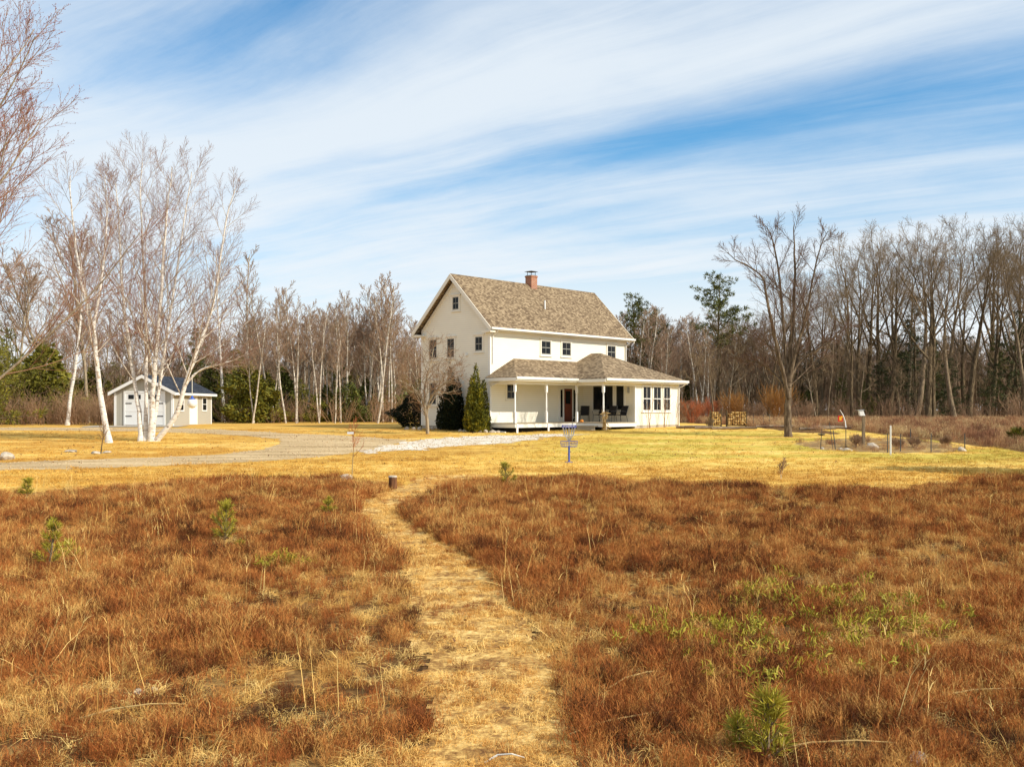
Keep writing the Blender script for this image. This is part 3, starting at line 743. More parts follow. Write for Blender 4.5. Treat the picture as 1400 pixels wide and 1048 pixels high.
def bush_proto(name, label, seed, H, rad, m, shape, count, leaf, up=.6, group=None, cat='evergreen shrub', bark=None, lump=.25, plumes=0):
    """dense evergreen: leaf sprays filling a lumpy volume, thickest near its skin; shape(f) is the outline at height fraction f"""
    r = random.Random(seed); items = []
    bumps = [(r.uniform(0, 6.28), r.uniform(.03, .97), r.uniform(-1, 1)) for _ in range(60)]
    n = 0
    pls = [(0, 0, 1.0, .55)] + [(rad * .85 * math.cos(2.4 * k) * r.uniform(.4, 1), rad * .85 * math.sin(2.4 * k) * r.uniform(.4, 1), r.uniform(.3, .9), r.uniform(.26, .46)) for k in range(plumes)]
    while plumes and n < count:
        px_, py_, hs, rs_ = pls[r.choices(range(len(pls)), [p[2] * p[3] for p in pls])[0]]
        f = r.random(); az = r.uniform(0, 6.28); sh = (1 - f) ** .65 * (.55 + .45 * min(1, f * 5))
        if r.random() > sh + .12: continue
        q = max(.15, 1 - abs(r.gauss(0, .25))); R0 = rad * rs_ * sh * (1 + .25 * math.sin(az * 3 + f * 21 + px_ * 40))
        c = Vector((px_ * (1 - .25 * f) + math.cos(az) * R0 * q, py_ * (1 - .25 * f) + math.sin(az) * R0 * q, H * hs * f * (1 + .03 * r.gauss(0, 1)) + .03))
        items.append((c, Vector((math.cos(az), math.sin(az), up)) + Vector((r.gauss(0, .5), r.gauss(0, .5), r.gauss(0, .5))), leaf * r.uniform(.6, 1.5), leaf * .45)); n += 1
    while n < count:
        f = r.random(); az = r.uniform(0, 6.28)
        lumpf = 1 + lump * sum(a * math.exp(-((math.sin((az - b0) / 2) * 2) ** 2) / .16 - ((f - b1) ** 2) / .006) for b0, b1, a in bumps)
        R0 = rad * shape(f) * lumpf
        if r.random() > max(.15, shape(f)): continue
        q = 1 - abs(r.gauss(0, .17)); 
        if q < .1: continue
        c = Vector((math.cos(az) * R0 * q, math.sin(az) * R0 * q, H * f * (1 + .04 * r.gauss(0, 1)) + .03))
        ax = Vector((math.cos(az), math.sin(az), up)) + Vector((r.gauss(0, .6), r.gauss(0, .6), r.gauss(0, .6)))
        items.append((c, ax, leaf * r.uniform(.6, 1.4), leaf * .5)); n += 1
    root = thing(name, label, cat, (0, 0, 0), 0, group)
    g = TreeGen(seed); st = [g.line((0, 0, -.05), (r.gauss(0, .03), r.gauss(0, .03), 1), H * .85, .02 + .02 * H, .01, 6, .03, .02) + (0,)]
    for k in range(int(8 + H * 5)):
        p, d_, rr = g.at(st[0][0], st[0][1], r.uniform(.08, .9)); az = r.uniform(0, 6.28); f = min(p.z / H, .95)
        st.append(g.line(p, (math.cos(az), math.sin(az), .4), rad * shape(f) * .8, .015, .006, 3, .1, .03) + (1,))
    mobj('trunk', tubes_mesh('trunk', st, bark or M['bark_dark'], (6, 3)), root)
    mobj('crown', sprays_mesh('crown', items, m), root)
    return root
cone = lambda f: (1 - f) ** .8 * (1 - math.exp(-f * 14)) ** .5
egg = lambda f: max(0.0, math.sin(math.pi * min(1, f * .86 + .14))) ** .6
pear = lambda f: (min(1, f * 6 + .45)) * (1 - f ** 2.2) ** .7

def place(root, px, y, dz=0):
    x_ = X(px, y); return (x_, y, gz(x_, y) + dz)
used = set()
def put(proto, loc, rz, sc, label, group, szs=None):
    """the first call moves the prototype itself, later ones copy it"""
    if proto.name not in used:
        used.add(proto.name); proto.location = loc; proto.rotation_euler = (0, 0, rz); proto.scale = szs or (sc, sc, sc)
        proto['label'] = label
        if group: proto['group'] = group
        return proto
    return dup(proto, loc, rz, sc, label, group, szs)

# --- white birch clump by the shed: five stems from one root
def px3(px, py, y): return (X(px, y), y, Zpx(py, y))
def stems_tree(name, label, cat, base, stems, bark, twig, P, seed, group=None, limb=None, bury=.15):
    y0 = G(*base)[1]; bx_, by_ = G(*base); b0 = Vector((bx_, by_, gz(bx_, by_)))
    root = thing(name, label, cat, b0, 0, group)
    for i, (pts, r0, r1, dy) in enumerate(stems):
        g = TreeGen(seed + i * 7); w3 = []
        for j, (px, py) in enumerate(pts):
            f = j / (len(pts) - 1); yy = by_ + dy * f + (0 if j else 0)
            w3.append(Vector(px3(px, py, yy)) - b0)
        w3[0].z -= bury
        g.path(w3, r0, r1, P)
        tree_from(root, g.out, bark, twig, 1, limb)
    return root
bp = birchP(.0049, (25, 12, 7), .31, .38)
stems_tree('birch_clump', 'white birch clump of five stems in front of the shed, a buoy hanging from one', 'birch tree', (205, 603), [
    ([(193, 600), (190, 560), (183, 520), (172, 440), (165, 370), (163, 300), (158, 250)], .14, .02, 1.2),
    ([(199, 602), (200, 560), (200, 500), (199, 420), (194, 330), (192, 265), (195, 222)], .13, .018, 2.0),
    ([(206, 603), (207, 570), (210, 520), (216, 450), (222, 370), (228, 295), (235, 228)], .18, .02, -.3),
    ([(208, 602), (213, 560), (219, 520), (229, 450), (240, 380), (252, 300), (262, 235)], .12, .018, .8),
    ([(210, 603), (226, 588), (243, 562), (255, 520), (272, 470), (288, 430), (299, 370), (309, 300), (322, 258)], .16, .02, -.25), ([(254, 521), (268, 510), (283, 502), (300, 498), (325, 490), (345, 476)], .07, .015, 0)],
    M['birch'], M['twig_birch'], bp, 11, limb=M['birch_far'])
stems_tree('birch_tree', 'single leaning white birch standing left of the birch clump', 'birch tree', (150, 605), [
    ([(149, 606), (143, 570), (136, 530), (131, 480), (125, 440), (114, 400), (104, 340), (97, 280), (96, 240)], .17, .02, .6),
    ([(127, 447), (136, 400), (143, 340), (146, 290), (143, 240)], .09, .016, .4)], M['birch'], M['twig_birch'], birchP(.0056, (22, 10, 6), .30, .37), 41, limb=M['birch_far'], bury=.05)
stems_tree('birch_tree', 'birch with a short white trunk at the brush edge far left of the shed', 'birch tree', (92, 581), [
    ([(92, 582), (96, 545), (103, 500), (110, 440), (112, 380), (108, 330)], .16, .02, .5)], M['birch'], M['twig_birch'], birchP(.011, (18, 9, 6), .35, .34), 61, limb=M['bark_pale'])
stems_tree('birch_tree', 'forked thin white birch among the olive evergreens at the far left', 'birch tree', (50, 560), [
    ([(49, 579), (51, 545), (56, 500), (58, 450), (54, 400), (50, 350)], .13, .02, .5), ([(53, 525), (62, 490), (72, 455), (80, 410)], .07, .02, .3)], M['birch'], M['twig_birch'], birchP(.011, (16, 9, 6), .3, .34), 71, limb=M['bark_pale'])
stems_tree('birch_tree', 'straight white birch just behind the right end of the shed', 'birch tree', (306, 577), [
    ([(306, 577), (305, 540), (302, 500), (299, 450), (297, 400), (296, 340)], .17, .02, .5)], M['birch'], M['twig_birch'], birchP(.011, (18, 9, 6), .35, .32), 81, limb=M['bark_pale'])

# --- large maple just outside the left edge, its branches reaching in
def maple_left():
    y = 34.0; bx_ = X(-66, y); b0 = Vector((bx_, y, gz(bx_, y)))
    root = thing('maple_tree', 'tall red-budded maple reaching in from the left edge over the drive', 'maple tree', b0)
    g = TreeGen(5)
    P = [None,
        dict(n=34, t0=.08, t1=.97, ang=(34, 62), len=lambda t, L: L * .42 * (1.0 - .45 * t), rr=.36, rmin=.022, rmax=.06, seg=9, w=.035, up=.05, rt=.14),
        dict(n=11, t0=.18, ang=(18, 40), len=lambda t, L: L * .46 * (1.15 - .65 * t), rr=.5, rmin=.010, rmax=.03, seg=6, w=.035, up=.06, rt=.3),
        dict(n=8, t0=.12, ang=(18, 42), len=lambda t, L: L * .42 * (1.1 - .5 * t), rr=.6, rmin=.006, rmax=.010, seg=4, w=.04, up=.06),
        dict(n=4, t0=.2, ang=(20, 45), len=lambda t, L: L * .35, rr=.7, rmin=.0045, rmax=.007, seg=2, w=.05, up=.06)]
    g.grow((0, 0, -.2), (.02, 0, 1), 18.5, .27, .03, 12, .03, .02, P)
    tree_from(root, g.out, M['bark'], M['twig_maple'], 1, M['bark_pale'])
    it = []; r = random.Random(9)
    for pts, ra, lev in g.out:
        if lev >= 3:
            for p in pts[1:]:
                if r.random() < .55:
                    v = Vector((r.gauss(0, 1), r.gauss(0, 1), r.gauss(0, 1))).normalized(); it.append((p, v, .035, .03)); it.append((p, -v, .03, .03))
    mobj('buds', sprays_mesh('buds', it, M['bud']), root)
maple_left()

# --- the maple on the lawn to the right of the house
stems_tree('maple_tree', 'bare dark maple alone on the lawn between house and garden', 'maple tree', (1078, 597), [
    ([(1078, 598), (1077, 565), (1078, 535), (1079, 505), (1081, 470), (1085, 420), (1087, 375), (1085, 335), (1086, 305)], .22, .018, .4),
    ([(1078, 540), (1070, 505), (1063, 480), (1055, 440), (1047, 400), (1043, 380), (1025, 365), (1005, 355), (995, 345)], .12, .016, -.8),
    ([(1079, 525), (1074, 480), (1070, 430), (1066, 385), (1060, 345), (1054, 322), (1046, 308)], .11, .016, 1.2),
    ([(1079, 518), (1088, 480), (1097, 450), (1104, 420), (1113, 372), (1121, 340), (1132, 316)], .11, .016, -.3),
    ([(1080, 512), (1095, 492), (1115, 480), (1135, 466), (1150, 450), (1166, 440)], .09, .014, .8),
    ([(1078, 535), (1060, 512), (1040, 497), (1020, 492), (1005, 486)], .07, .014, 1.5)],
    M['bark_lawn'], M['twig_lawn'], [None,
        dict(n=13, t0=.22, ang=(28, 55), len=lambda t, L: L * .30 * (1.2 - .95 * t), rr=.42, rmin=.014, rmax=.04, seg=6, w=.05, up=.06, rt=.22),
        dict(n=10, t0=.15, ang=(22, 45), len=lambda t, L: L * .50 * (1.15 - .6 * t), rr=.5, rmin=.008, rmax=.014, seg=4, w=.06, up=.05),
        dict(n=6, t0=.15, ang=(22, 45), len=lambda t, L: L * .45 * (1.1 - .5 * t), rr=.7, rmin=.0062, rmax=.008, seg=2, w=.08, up=.04)], 21, limb=M['bark_lawn'])

# --- small crab apple in front of the gable
stems_tree('crab_apple_tree', 'small spreading bare fruit tree in front of the shaded gable', 'fruit tree', (585, 593), [
    ([(585, 594), (584, 580), (583, 566), (580, 552), (572, 538), (560, 527), (545, 520)], .11, .02, -.6),
    ([(583, 562), (588, 545), (600, 530), (615, 520), (632, 512)], .07, .014, -.9),
    ([(583, 560), (580, 535), (585, 510), (590, 490), (594, 470)], .07, .014, .3),
    ([(580, 552), (571, 525), (562, 505), (556, 488)], .06, .013, .5),
    ([(584, 556), (596, 540), (605, 515), (618, 492)], .05, .012, .4)],
    M['bark_pale'], M['twig_brush'], [None,
        dict(n=10, t0=.25, ang=(28, 60), len=lambda t, L: L * .42 * (1.2 - .6 * t), rr=.5, rmin=.012, rmax=.03, seg=5, w=.16, up=.05, rt=.3),
        dict(n=8, t0=.1, ang=(28, 60), len=lambda t, L: L * .5 * (1.1 - .5 * t), rr=.6, rmin=.007, rmax=.012, seg=3, w=.16, up=.06),
        dict(n=5, t0=.1, ang=(28, 60), len=lambda t, L: L * .5, rr=.7, rmin=.006, rmax=.008, seg=2, w=.15, up=.06)], 31, limb=M['bark_pale'])

# --- forest prototypes -------------------------------------------------
def proto_birch(seed, H, lean, r0=.10, two=False):
    g = TreeGen(seed); root = thing('birch_tree', 'x', 'birch tree')
    P = birchP(.0125, (17, 8, 5), .45, .26)
    g.grow((0, 0, -.2), (lean, lean * .3, 1), H, r0, .022, 9, .035, .03, P)
    if two: g.grow((.15, .1, -.2), (-lean * .8 - .08, .1, 1), H * .88, r0 * .8, .02, 9, .035, .04, P)
    return tree_from(root, g.out, M['birch_far'], M['twig_far'], 1, M['bark_pale'])
FB = [proto_birch(100 + i, 10.5, l, r_, tw) for i, (l, r_, tw) in enumerate([(.02, .11, 0), (-.12, .09, 0), (.10, .10, 1), (.04, .08, 0), (-.05, .12, 1), (.2, .08, 0)])]
def proto_hard(seed, H, r0, lean, bark, twig, n=(6, 7, 8, 5), t0=.32, a1=(14, 38), Lk=.58, name='hardwood_tree', tw=.0115):
    g = TreeGen(seed); root = thing(name, 'x', 'bare tree')
    g.grow((0, 0, -.3), (lean, lean * .4, 1), H * .93, r0, .035, 12, .045, .02, hardP(tw, n, t0, a1, Lk))
    return tree_from(root, g.out, bark, twig, 2)
FH = [proto_hard(200 + i, 19, r_, l, b, M['twig_dark'], t0=t0) for i, (r_, l, b, t0) in enumerate([(.44, .05, M['bark_dark'], .34), (.36, -.18, M['bark_dark'], .36), (.38, .2, M['bark'], .38), (.33, 0, M['bark_dark'], .42), (.38, -.1, M['bark_dark'], .3), (.28, .14, M['bark'], .45)])]
FP = [proto_hard(300 + i, 11, .09, l, b, M['twig_dark'], (9, 7, 5, 3), .4, (30, 60), .28, 'understory_tree', .012) for i, (l, b) in enumerate([(.03, M['bark']), (-.08, M['bark_dark']), (.1, M['bark']), (0, M['bark_pale'])])]
FM = [proto_hard(350 + i, 12, .12, l, M['bark_pale'], M['twig_far'], (10, 8, 6, 4), .3, (20, 42), .40, 'young_hardwood_tree', .0125) for i, l in enumerate([.04, -.1, .08])]

rg = random.Random(77)
def top_to_scale(H, y, toppx): return (Zpx(toppx, y) - (CAMZ - float(drop(y)))) / H
# white birches at the wood edge between shed and house
zoneC = sorted([332, 345, 352, 371, 391, 396, 405, 414, 421, 427, 431, 437, 443, 449, 458, 463, 470, 474, 483, 489, 494, 507, 512, 519, 524, 531, 541, 552, 560, 318, 340, 380, 400, 436, 455, 466, 500, 516, 536, 572, 584, 596])
for i, px in enumerate(zoneC):
    y = rg.uniform(76, 97); p = FB[rg.randrange(6)]
    topy = 418 + 18 * math.sin(px * .045) + rg.uniform(-16, 22) + (18 if px < 360 else 0) - (12 if 470 < px < 530 else 0)
    s_ = top_to_scale(10.5, y, topy)
    put(p, place(p, px, y), rg.uniform(0, 6.28), s_, 'slender white birch in the row at the wood edge between shed and house', 'white birches between shed and house')
for i in range(20):
    px = rg.uniform(300, 600); y = rg.uniform(86, 108); p = FM[rg.randrange(3)]
    put(p, place(p, px, y), rg.uniform(0, 6.28), top_to_scale(12, y, rg.uniform(415, 455)), 'thin red-brown bare tree behind the white birches left of the house', 'bare trees behind the white birches')
# brown crowned trees behind the clump and shed on the left
for px, y, topy in ((22, 74, 345), (70, 78, 330), (122, 82, 300), (336, 80, 345), (-25, 72, 320)):
    p = FM[rg.randrange(3)] if px < 140 else FB[rg.randrange(6)]
    put(p, place(p, px, y), rg.uniform(0, 6.28), top_to_scale(12 if p in FM else 10.5, y, topy), 'tall thin bare tree with brown crown behind the birch clump and shed', 'bare trees around the shed')
for i in range(26):
    px = rg.uniform(-40, 330); y = rg.uniform(84, 105); p = FM[rg.randrange(3)] if rg.random() < .75 else FB[rg.randrange(6)]
    put(p, place(p, px, y), rg.uniform(0, 6.28), top_to_scale(12 if p in FM else 10.5, y, rg.uniform(415, 480)), 'low bare tree in the wood behind the shed', 'bare trees in the wood behind the shed')
# birches right behind the house
for px, topy in ((862, 428), (872, 425), (880, 415), (886, 420), (896, 440), (905, 445), (914, 455), (925, 440), (933, 450), (948, 440), (958, 430), (966, 455), (850, 430), (842, 430), (975, 460)):
    y = rg.uniform(90, 104); p = FB[rg.randrange(6)]
    put(p, place(p, px, y), rg.uniform(0, 6.28), top_to_scale(10.5, y, topy), 'pale birch in the wood behind the right end of the house', 'pale birches behind the house')
for i in range(26):
    px = rg.uniform(835, 1080); y = rg.uniform(94, 118); p = FM[rg.randrange(3)]
    put(p, place(p, px, y), rg.uniform(0, 6.28), top_to_scale(12, y, rg.uniform(420, 465)), 'thin brown bare tree in the wood between house and lawn maple', 'brown bare trees right of the house')
# tall dark hardwoods on the right
def ridge(px): return float(np.interp(px, [960, 1010, 1080, 1140, 1200, 1260, 1300, 1360, 1420, 1500], [430, 412, 390, 338, 322, 304, 312, 304, 298, 296]))
for i in range(38):
    px = 985 + (1460 - 985) * (i + rg.random()) / 38; y = rg.uniform(84, 114); p = FH[rg.randrange(6)]
    put(p, place(p, px, y), rg.uniform(0, 6.28), 1, 'tall dark bare hardwood in the wood on the right, branching high', 'tall bare hardwoods on the right', (lambda s_: (s_ * .92, s_ * .92, s_))(top_to_scale(20.3, y, ridge(px) + rg.uniform(-8, 50))))
for i in range(48):
    px = rg.uniform(930, 1460); y = rg.uniform(82, 120); p = FP[rg.randrange(4)]
    put(p, place(p, px, y), rg.uniform(0, 6.28), top_to_scale(11, y, rg.uniform(430, 500)), 'thin bare understory tree among the hardwood trunks on the right', 'understory trees in the right wood')
# a tall conifer outside the frame, whose shadow falls across the lawn at the right edge
sp_ = bush_proto('spruce_tree', 'dense conifer beyond the right edge casting a shadow on the lawn', 41, 12.9, 3.9, M['needle_dark'], cone, 15000, .8, .2, None, 'spruce tree', lump=.4)
sp_.location = (31.0, 28.0, gz(31, 28.0))
# pines
wp = [pine_proto('pine_tree', 'x', 50 + i, 18, b, M['needle'], M['bark_dark'], sp, .8, .08, .9, 'pines', irregular=.5, needle=.42) for i, (b, sp) in enumerate([(.52, 4.2), (.40, 3.6), (.15, 3.4)])]
dk = [pine_proto('pine_tree', 'x', 60 + i, 14, b, M['needle_dark'], M['bark_dark'], sp, .75, -.05, .7, 'pines', irregular=.5, needle=.4) for i, (b, sp) in enumerate([(.12, 3.4), (.3, 3.0)])]
for p, px, y, topy, rz, lab in ((wp[0], 982, 98, 377, .4, 'tall white pine rising above the brown wood right of the house'),
        (wp[1], 872, 100, 402, 1.7, 'white pine crown showing beside the right end of the house roof'),
        (wp[1], 893, 104, 425, 3.9, 'lower white pine crown next to the house roof end, behind pale birches'),
        (wp[2], 270, 84, 447, 2.2, 'lone small white pine top behind the shed roof'),
        (wp[1], 462, 104, 436, 5.0, 'brownish pine crown above the birch row left of the house'),
        (dk[0], 1252, 96, 405, .3, 'dark shaggy conifer inside the hardwoods behind the garden posts'),
        (dk[1], 1238, 108, 440, 2.3, 'shorter dark conifer standing behind the garden posts'),
        (dk[0], 1392, 94, 425, 1.3, 'dark green conifer at the right edge of the wood'),
        (dk[1], 1420, 100, 440, 4.0, 'dark conifer crowding the right edge conifer'),
        (dk[1], 1107, 112, 470, 5.0, 'dim conifer deep in the wood right of the lawn maple'),
        (dk[1], 1205, 92, 478, 1.1, 'dark layered conifer between two hardwood trunks behind the birdhouse post'), (dk[0], 1300, 90, 490, 3.3, 'low dark conifer in front of the right hardwoods'), (wp[2], 1365, 104, 455, .9, 'green conifer behind the trunks near the right edge'), (wp[2], 1150, 100, 500, 4.4, 'small green conifer among trunks behind the garden flag'),
        (wp[2], 1182, 92, 520, 2.6, 'low green conifer under the hardwoods left of the white post'), (wp[2], 1276, 98, 468, 5.1, 'green conifer beside the shaggy dark one in the right wood'), (dk[1], 1352, 92, 505, 2.9, 'low dark conifer among the trunks near the right edge'),
        (dk[0], 1330, 118, 460, 2.0, 'dim conifer deep in the wood near the right edge')):
    H = 18 if p in wp else 14
    put(p, place(p, px, y), rz, top_to_scale(H, y, topy), lab, 'pines', None)
# evergreens along the wood edge
hb = [bush_proto('hemlock_tree', 'x', 70 + i, 6, 2.3, M['hemlock'], cone if i < 2 else pear, 4600, .40, .25, 'evergreens along the wood edge', 'hemlock tree', lump=1.0) for i in range(3)]
hp = [pine_proto('hemlock_tree', 'x', 75 + i, 8, .04, M['hemlock'], M['bark_dark'], 2.7, .48, -.02, .8, 'evergreens along the wood edge', 'hemlock tree', .5, .36) for i in range(2)]
hd = [bush_proto('fir_tree', 'x', 80 + i, 5, 2.0, m, cone if i else pear, 5500, .30, .25, 'evergreens along the wood edge', 'fir tree', lump=.9) for i, m in enumerate((M['needle'], M['needle']))]
for p, px, y, topy, lab in ((hp[0], -8, 66, 432, 'tallest loose olive evergreen cut by the left edge'), (hp[1], 52, 75, 472, 'olive evergreen right of the tallest one at the left edge'), (hp[0], 14, 72, 450, 'large olive hemlock at the far left edge behind the drive'), (hp[1], -26, 70, 470, 'olive hemlock cut by the left edge'), (hb[2], 58, 77, 470, 'rounded olive evergreen left of the thin forked birch'),
        (hb[1], 130, 88, 500, 'olive evergreen behind the left wall of the shed'), (hp[0], 158, 92, 495, 'olive evergreen above the left eave of the shed'), (hb[2], 108, 86, 520, 'low olive evergreen behind the brush left of the shed'),
        (hb[2], 338, 78, 500, 'broad bright olive evergreen right of the shed'), (hb[1], 365, 80, 512, 'olive evergreen at the right side of the broad one'), (hp[1], 316, 84, 478, 'taller olive evergreen directly right of the shed roof'),
        (hd[0], 295, 86, 500, 'dark evergreen against the far end of the shed'), (hd[1], 388, 88, 505, 'dark narrow evergreen at the birch row start'),
        (hd[0], 418, 92, 535, 'low dark evergreen among the birch trunks'), (hd[1], 446, 90, 528, 'pointed dark evergreen among the birch trunks'), (hd[0], 478, 84, 525, 'broad dark evergreen in the middle of the birch row'),
        (hd[1], 500, 88, 520, 'dark evergreen right of the middle of the birch row'), (hp[0], 533, 90, 520, 'small olive evergreen near the pale birch pair'), (hb[2], 552, 82, 545, 'olive evergreen next to the crab apple and round bush'),
        (hd[0], 578, 86, 520, 'dark evergreen behind the left corner of the house'), (hd[1], 465, 98, 540, 'dim evergreen in the back of the birch row'), (hd[0], 400, 98, 540, 'dim evergreen in the back near the shed side'),
        (hp[0], 352, 84, 515, 'loose olive evergreen behind the bright broad one right of the shed'), (hp[1], 408, 86, 518, 'olive evergreen between the first birch pairs'), (hb[2], 432, 84, 540, 'low rounded olive evergreen under the leaning birches'), (hp[0], 455, 88, 522, 'loose olive evergreen in the birch row left of its middle'), (hp[1], 488, 90, 505, 'taller olive evergreen behind the middle of the birch row'), (hb[2], 516, 86, 540, 'low olive evergreen left of the pale birch pair'), (hp[1], 556, 88, 512, 'loose olive evergreen left of the house corner'), (hp[0], 90, 80, 520, 'loose olive evergreen in the brush left of the leaning birch'), (hp[1], 40, 80, 490, 'loose olive evergreen behind the forked birch'),
        (hb[1], 1188, 105, 540, 'pale olive evergreen under the hardwoods behind the wooden post'), (hd[0], 1105, 108, 535, 'low evergreen under the hardwoods beyond the lawn maple'), (hd[1], 940, 108, 520, 'dark evergreen behind the red shrub by the house')):
    H = 6 if p in hb else 8 if p in hp else 5
    s_ = top_to_scale(H, y, topy); put(p, place(p, px, y), rg.uniform(0, 6.28), s_, lab, 'evergreens along the wood edge')
for p in FB + FH + FP + FM + wp + dk + hb + hp + hd:            # a kind that was never placed
    if p.name not in used:
        for ch in list(p.children): bpy.data.objects.remove(ch)
        bpy.data.objects.remove(p)
# yard evergreens at the house
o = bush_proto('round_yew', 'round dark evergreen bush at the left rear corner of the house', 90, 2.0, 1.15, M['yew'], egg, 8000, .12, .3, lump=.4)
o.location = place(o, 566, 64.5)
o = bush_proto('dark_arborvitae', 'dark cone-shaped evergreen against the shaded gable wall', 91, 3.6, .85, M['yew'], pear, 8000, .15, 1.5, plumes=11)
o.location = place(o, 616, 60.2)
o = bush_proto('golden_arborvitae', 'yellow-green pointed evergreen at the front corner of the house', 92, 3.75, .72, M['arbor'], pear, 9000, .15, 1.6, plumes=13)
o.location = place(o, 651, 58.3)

# distant wood and brush nobody could count
wood_src = []
for k in range(4):
    g = TreeGen(400 + k)
    g.grow((0, 0, -.2), (rg.uniform(-.1, .1), 0, 1), 9, .07, .025, 6, .05, .02, [None,
        dict(n=16, t0=.12, ang=(25, 60), len=lambda t, L: L * .25 * (1.1 - .6 * t), rr=.5, rmin=.022, rmax=.04, seg=3, w=.1, up=.08),
        dict(n=8, t0=.15, ang=(25, 55), len=lambda t, L: L * .5, rr=.6, rmin=.018, rmax=.022, seg=2, w=.12, up=.06)])
    wood_src.append(bpy.data.objects.new('far_tree', tubes_mesh('far_tree', g.out, [M['bark'], M['twig_far' if k < 2 else 'twig_dark']], (4, 3, 3), lambda lv: 0 if lv == 0 else 1)))
n = 2500; y = npr.uniform(108, 165, n); x = npr.uniform(-.62, .64, n) * y
k = (npr.random(n) < .9); x, y = x[k], y[k]
hh = np.interp(x / y, [-.6, -.25, -.1, .1, .2, .32, .6], [.62, .80, .90, .85, .90, 1.0, 1.1])
scatter('distant_woods', wood_src, x, y, hh * npr.uniform(.75, 1.1, len(x)), 21, 0, .05)
br_src = []
for k in range(4):
    g = TreeGen(420 + k)
    for q in range(10):
        a = rg.uniform(0, 6.28)
        g.grow((.25 * math.cos(a), .25 * math.sin(a), -.05), (.45 * math.cos(a), .45 * math.sin(a), 1), rg.uniform(1.0, 1.9), .014, .008, 4, .1, .03, [None, dict(n=6, t0=.2, ang=(20, 50), len=lambda t, L: L * .4, rr=.6, rmin=.007, rmax=.01, seg=2, w=.12, up=.05)])
    br_src.append(bpy.data.objects.new('brush', tubes_mesh('brush', g.out, M['twig_brush'], (3, 3))))
bx_, by_ = [], []
for i in range(170):
    px = rg.choice((rg.uniform(-40, 165), rg.uniform(-40, 165), rg.uniform(300, 600))); y_ = rg.uniform(69, 80) if px < 200 else rg.uniform(77, 90); bx_.append(X(px, y_)); by_.append(y_)
for i in range(130):
    px = rg.uniform(880, 1460); y_ = rg.uniform(86, 104); bx_.append(X(px, y_)); by_.append(y_)
scatter('brush_undergrowth', br_src, np.array(bx_), np.array(by_), npr.uniform(.6, 1.5, len(bx_)), 22)

# ------------------------------------------------------------------ the farmhouse (local axes: x along the front, y along the gable, z up)
HA = R(42.8); Z0 = 1.95; HO = Vector((-30 / 1400 * 59, 59.0, Z0))
house = thing('farmhouse', 'cream two-storey farmhouse with brown shingle roof and wrap-around corner porch', 'house', HO, R(90) - HA)
def hw(u, v, z): return Vector((HO.x + math.sin(HA) * u - math.cos(HA) * v, HO.y + math.cos(HA) * u + math.sin(HA) * v, HO.z + z))
L_, W_ = 13.1, 5.86
sl = 1.0; EZ = 5.98
MB().prism([(0, 0, .3), (0, W_, .3), (0, W_, 6.12), (0, 2.93, 9.05), (0, 0, 6.12)], [(L_, 0, .3), (L_, W_, .3), (L_, W_, 6.12), (L_, 2.93, 9.05), (L_, 0, 6.12)]).build('wall', M['siding'], house)
MB().box(.03, L_ - .03, .03, W_ - .03, -.9, .3).build('foundation', M['concrete'], house)
rf = MB()
for sgn in (0, 1):
    fv = (lambda v: v) if sgn == 0 else (lambda v: 2 * 2.93 - v)
    a = [(-.38, fv(-.42), EZ - .14), (-.38, fv(-.42), EZ), (-.38, 2.93, 9.33), (-.38, 2.93, 9.19)]
    rf.prism(a, [(L_ + .32, q[1], q[2]) for q in a])
roof = rf.build('roof', M['shingle'], house)
tr = MB()
for x0, x1 in ((-.42, -.381), (L_ + .321, L_ + .36)):       # rake boards
    for sgn in (0, 1):
        fv = (lambda v: v) if sgn == 0 else (lambda v: 2 * 2.93 - v)
        a = [(x0, fv(-.44), EZ - .30), (x0, fv(-.44), EZ - .015), (x0, 2.93, 9.31), (x0, 2.93, 9.02)]
        tr.prism(a, [(x1, q[1], q[2]) for q in a])
for sgn in (0, 1):                                             # frieze under the rake, against the wall
    fv = (lambda v: v) if sgn == 0 else (lambda v: 2 * 2.93 - v)
    a = [(-.03, fv(.02), 5.86), (-.03, fv(.02), 6.08), (-.03, 2.93, 8.99), (-.03, 2.93, 8.77)]
    tr.prism(a, [(.0, q[1], q[2]) for q in a])
tr.box(-.38, L_ + .32, -.38, 0, 5.80, 5.84); tr.box(-.38, L_ + .32, W_, W_ + .38, 5.80, 5.84)
tr.box(-.38, -.0, -.44, .36, 5.70, 5.795); tr.box(-.38, -.0, W_ - .36, W_ + .44, 5.70, 5.795)
tr.box(0, L_, -.03, 0, 5.58, 5.80)
tr.build('eave_trim', M['casing'], house)
g_ = MB()
g_.prism([(-.40, -.43, 5.84), (-.40, -.56, 5.86), (-.40, -.56, 5.975), (-.40, -.43, 5.975)], [(L_ + .34, -.43, 5.84), (L_ + .34, -.56, 5.86), (L_ + .34, -.56, 5.975), (L_ + .34, -.43, 5.975)])
g_.build('gutter', M['trim'], house)
cb = [(-.02, .13, -.022, .0), (-.022, .0, .0, .13), (L_ - .13, L_ + .02, -.022, 0), (-.022, 0, W_ - .13, W_ + .02)]
for q in cb: MB().box(*q, .3, 5.80).build('corner_board', M['trim'], house)
MB().tube([(.2, -.5, 5.86), (.2, -.3, 5.7), (.16, -.07, 5.5), (.16, -.07, 3.9)], .04, 8).build('downspout', M['trim'], house)
MB().tube([(L_ + .05, -.5, 5.86), (L_ + .05, -.3, 5.72), (L_ - .1, -.07, 5.5), (L_ - .1, -.07, 3.4)], .04, 8).build('downspout', M['trim'], house)

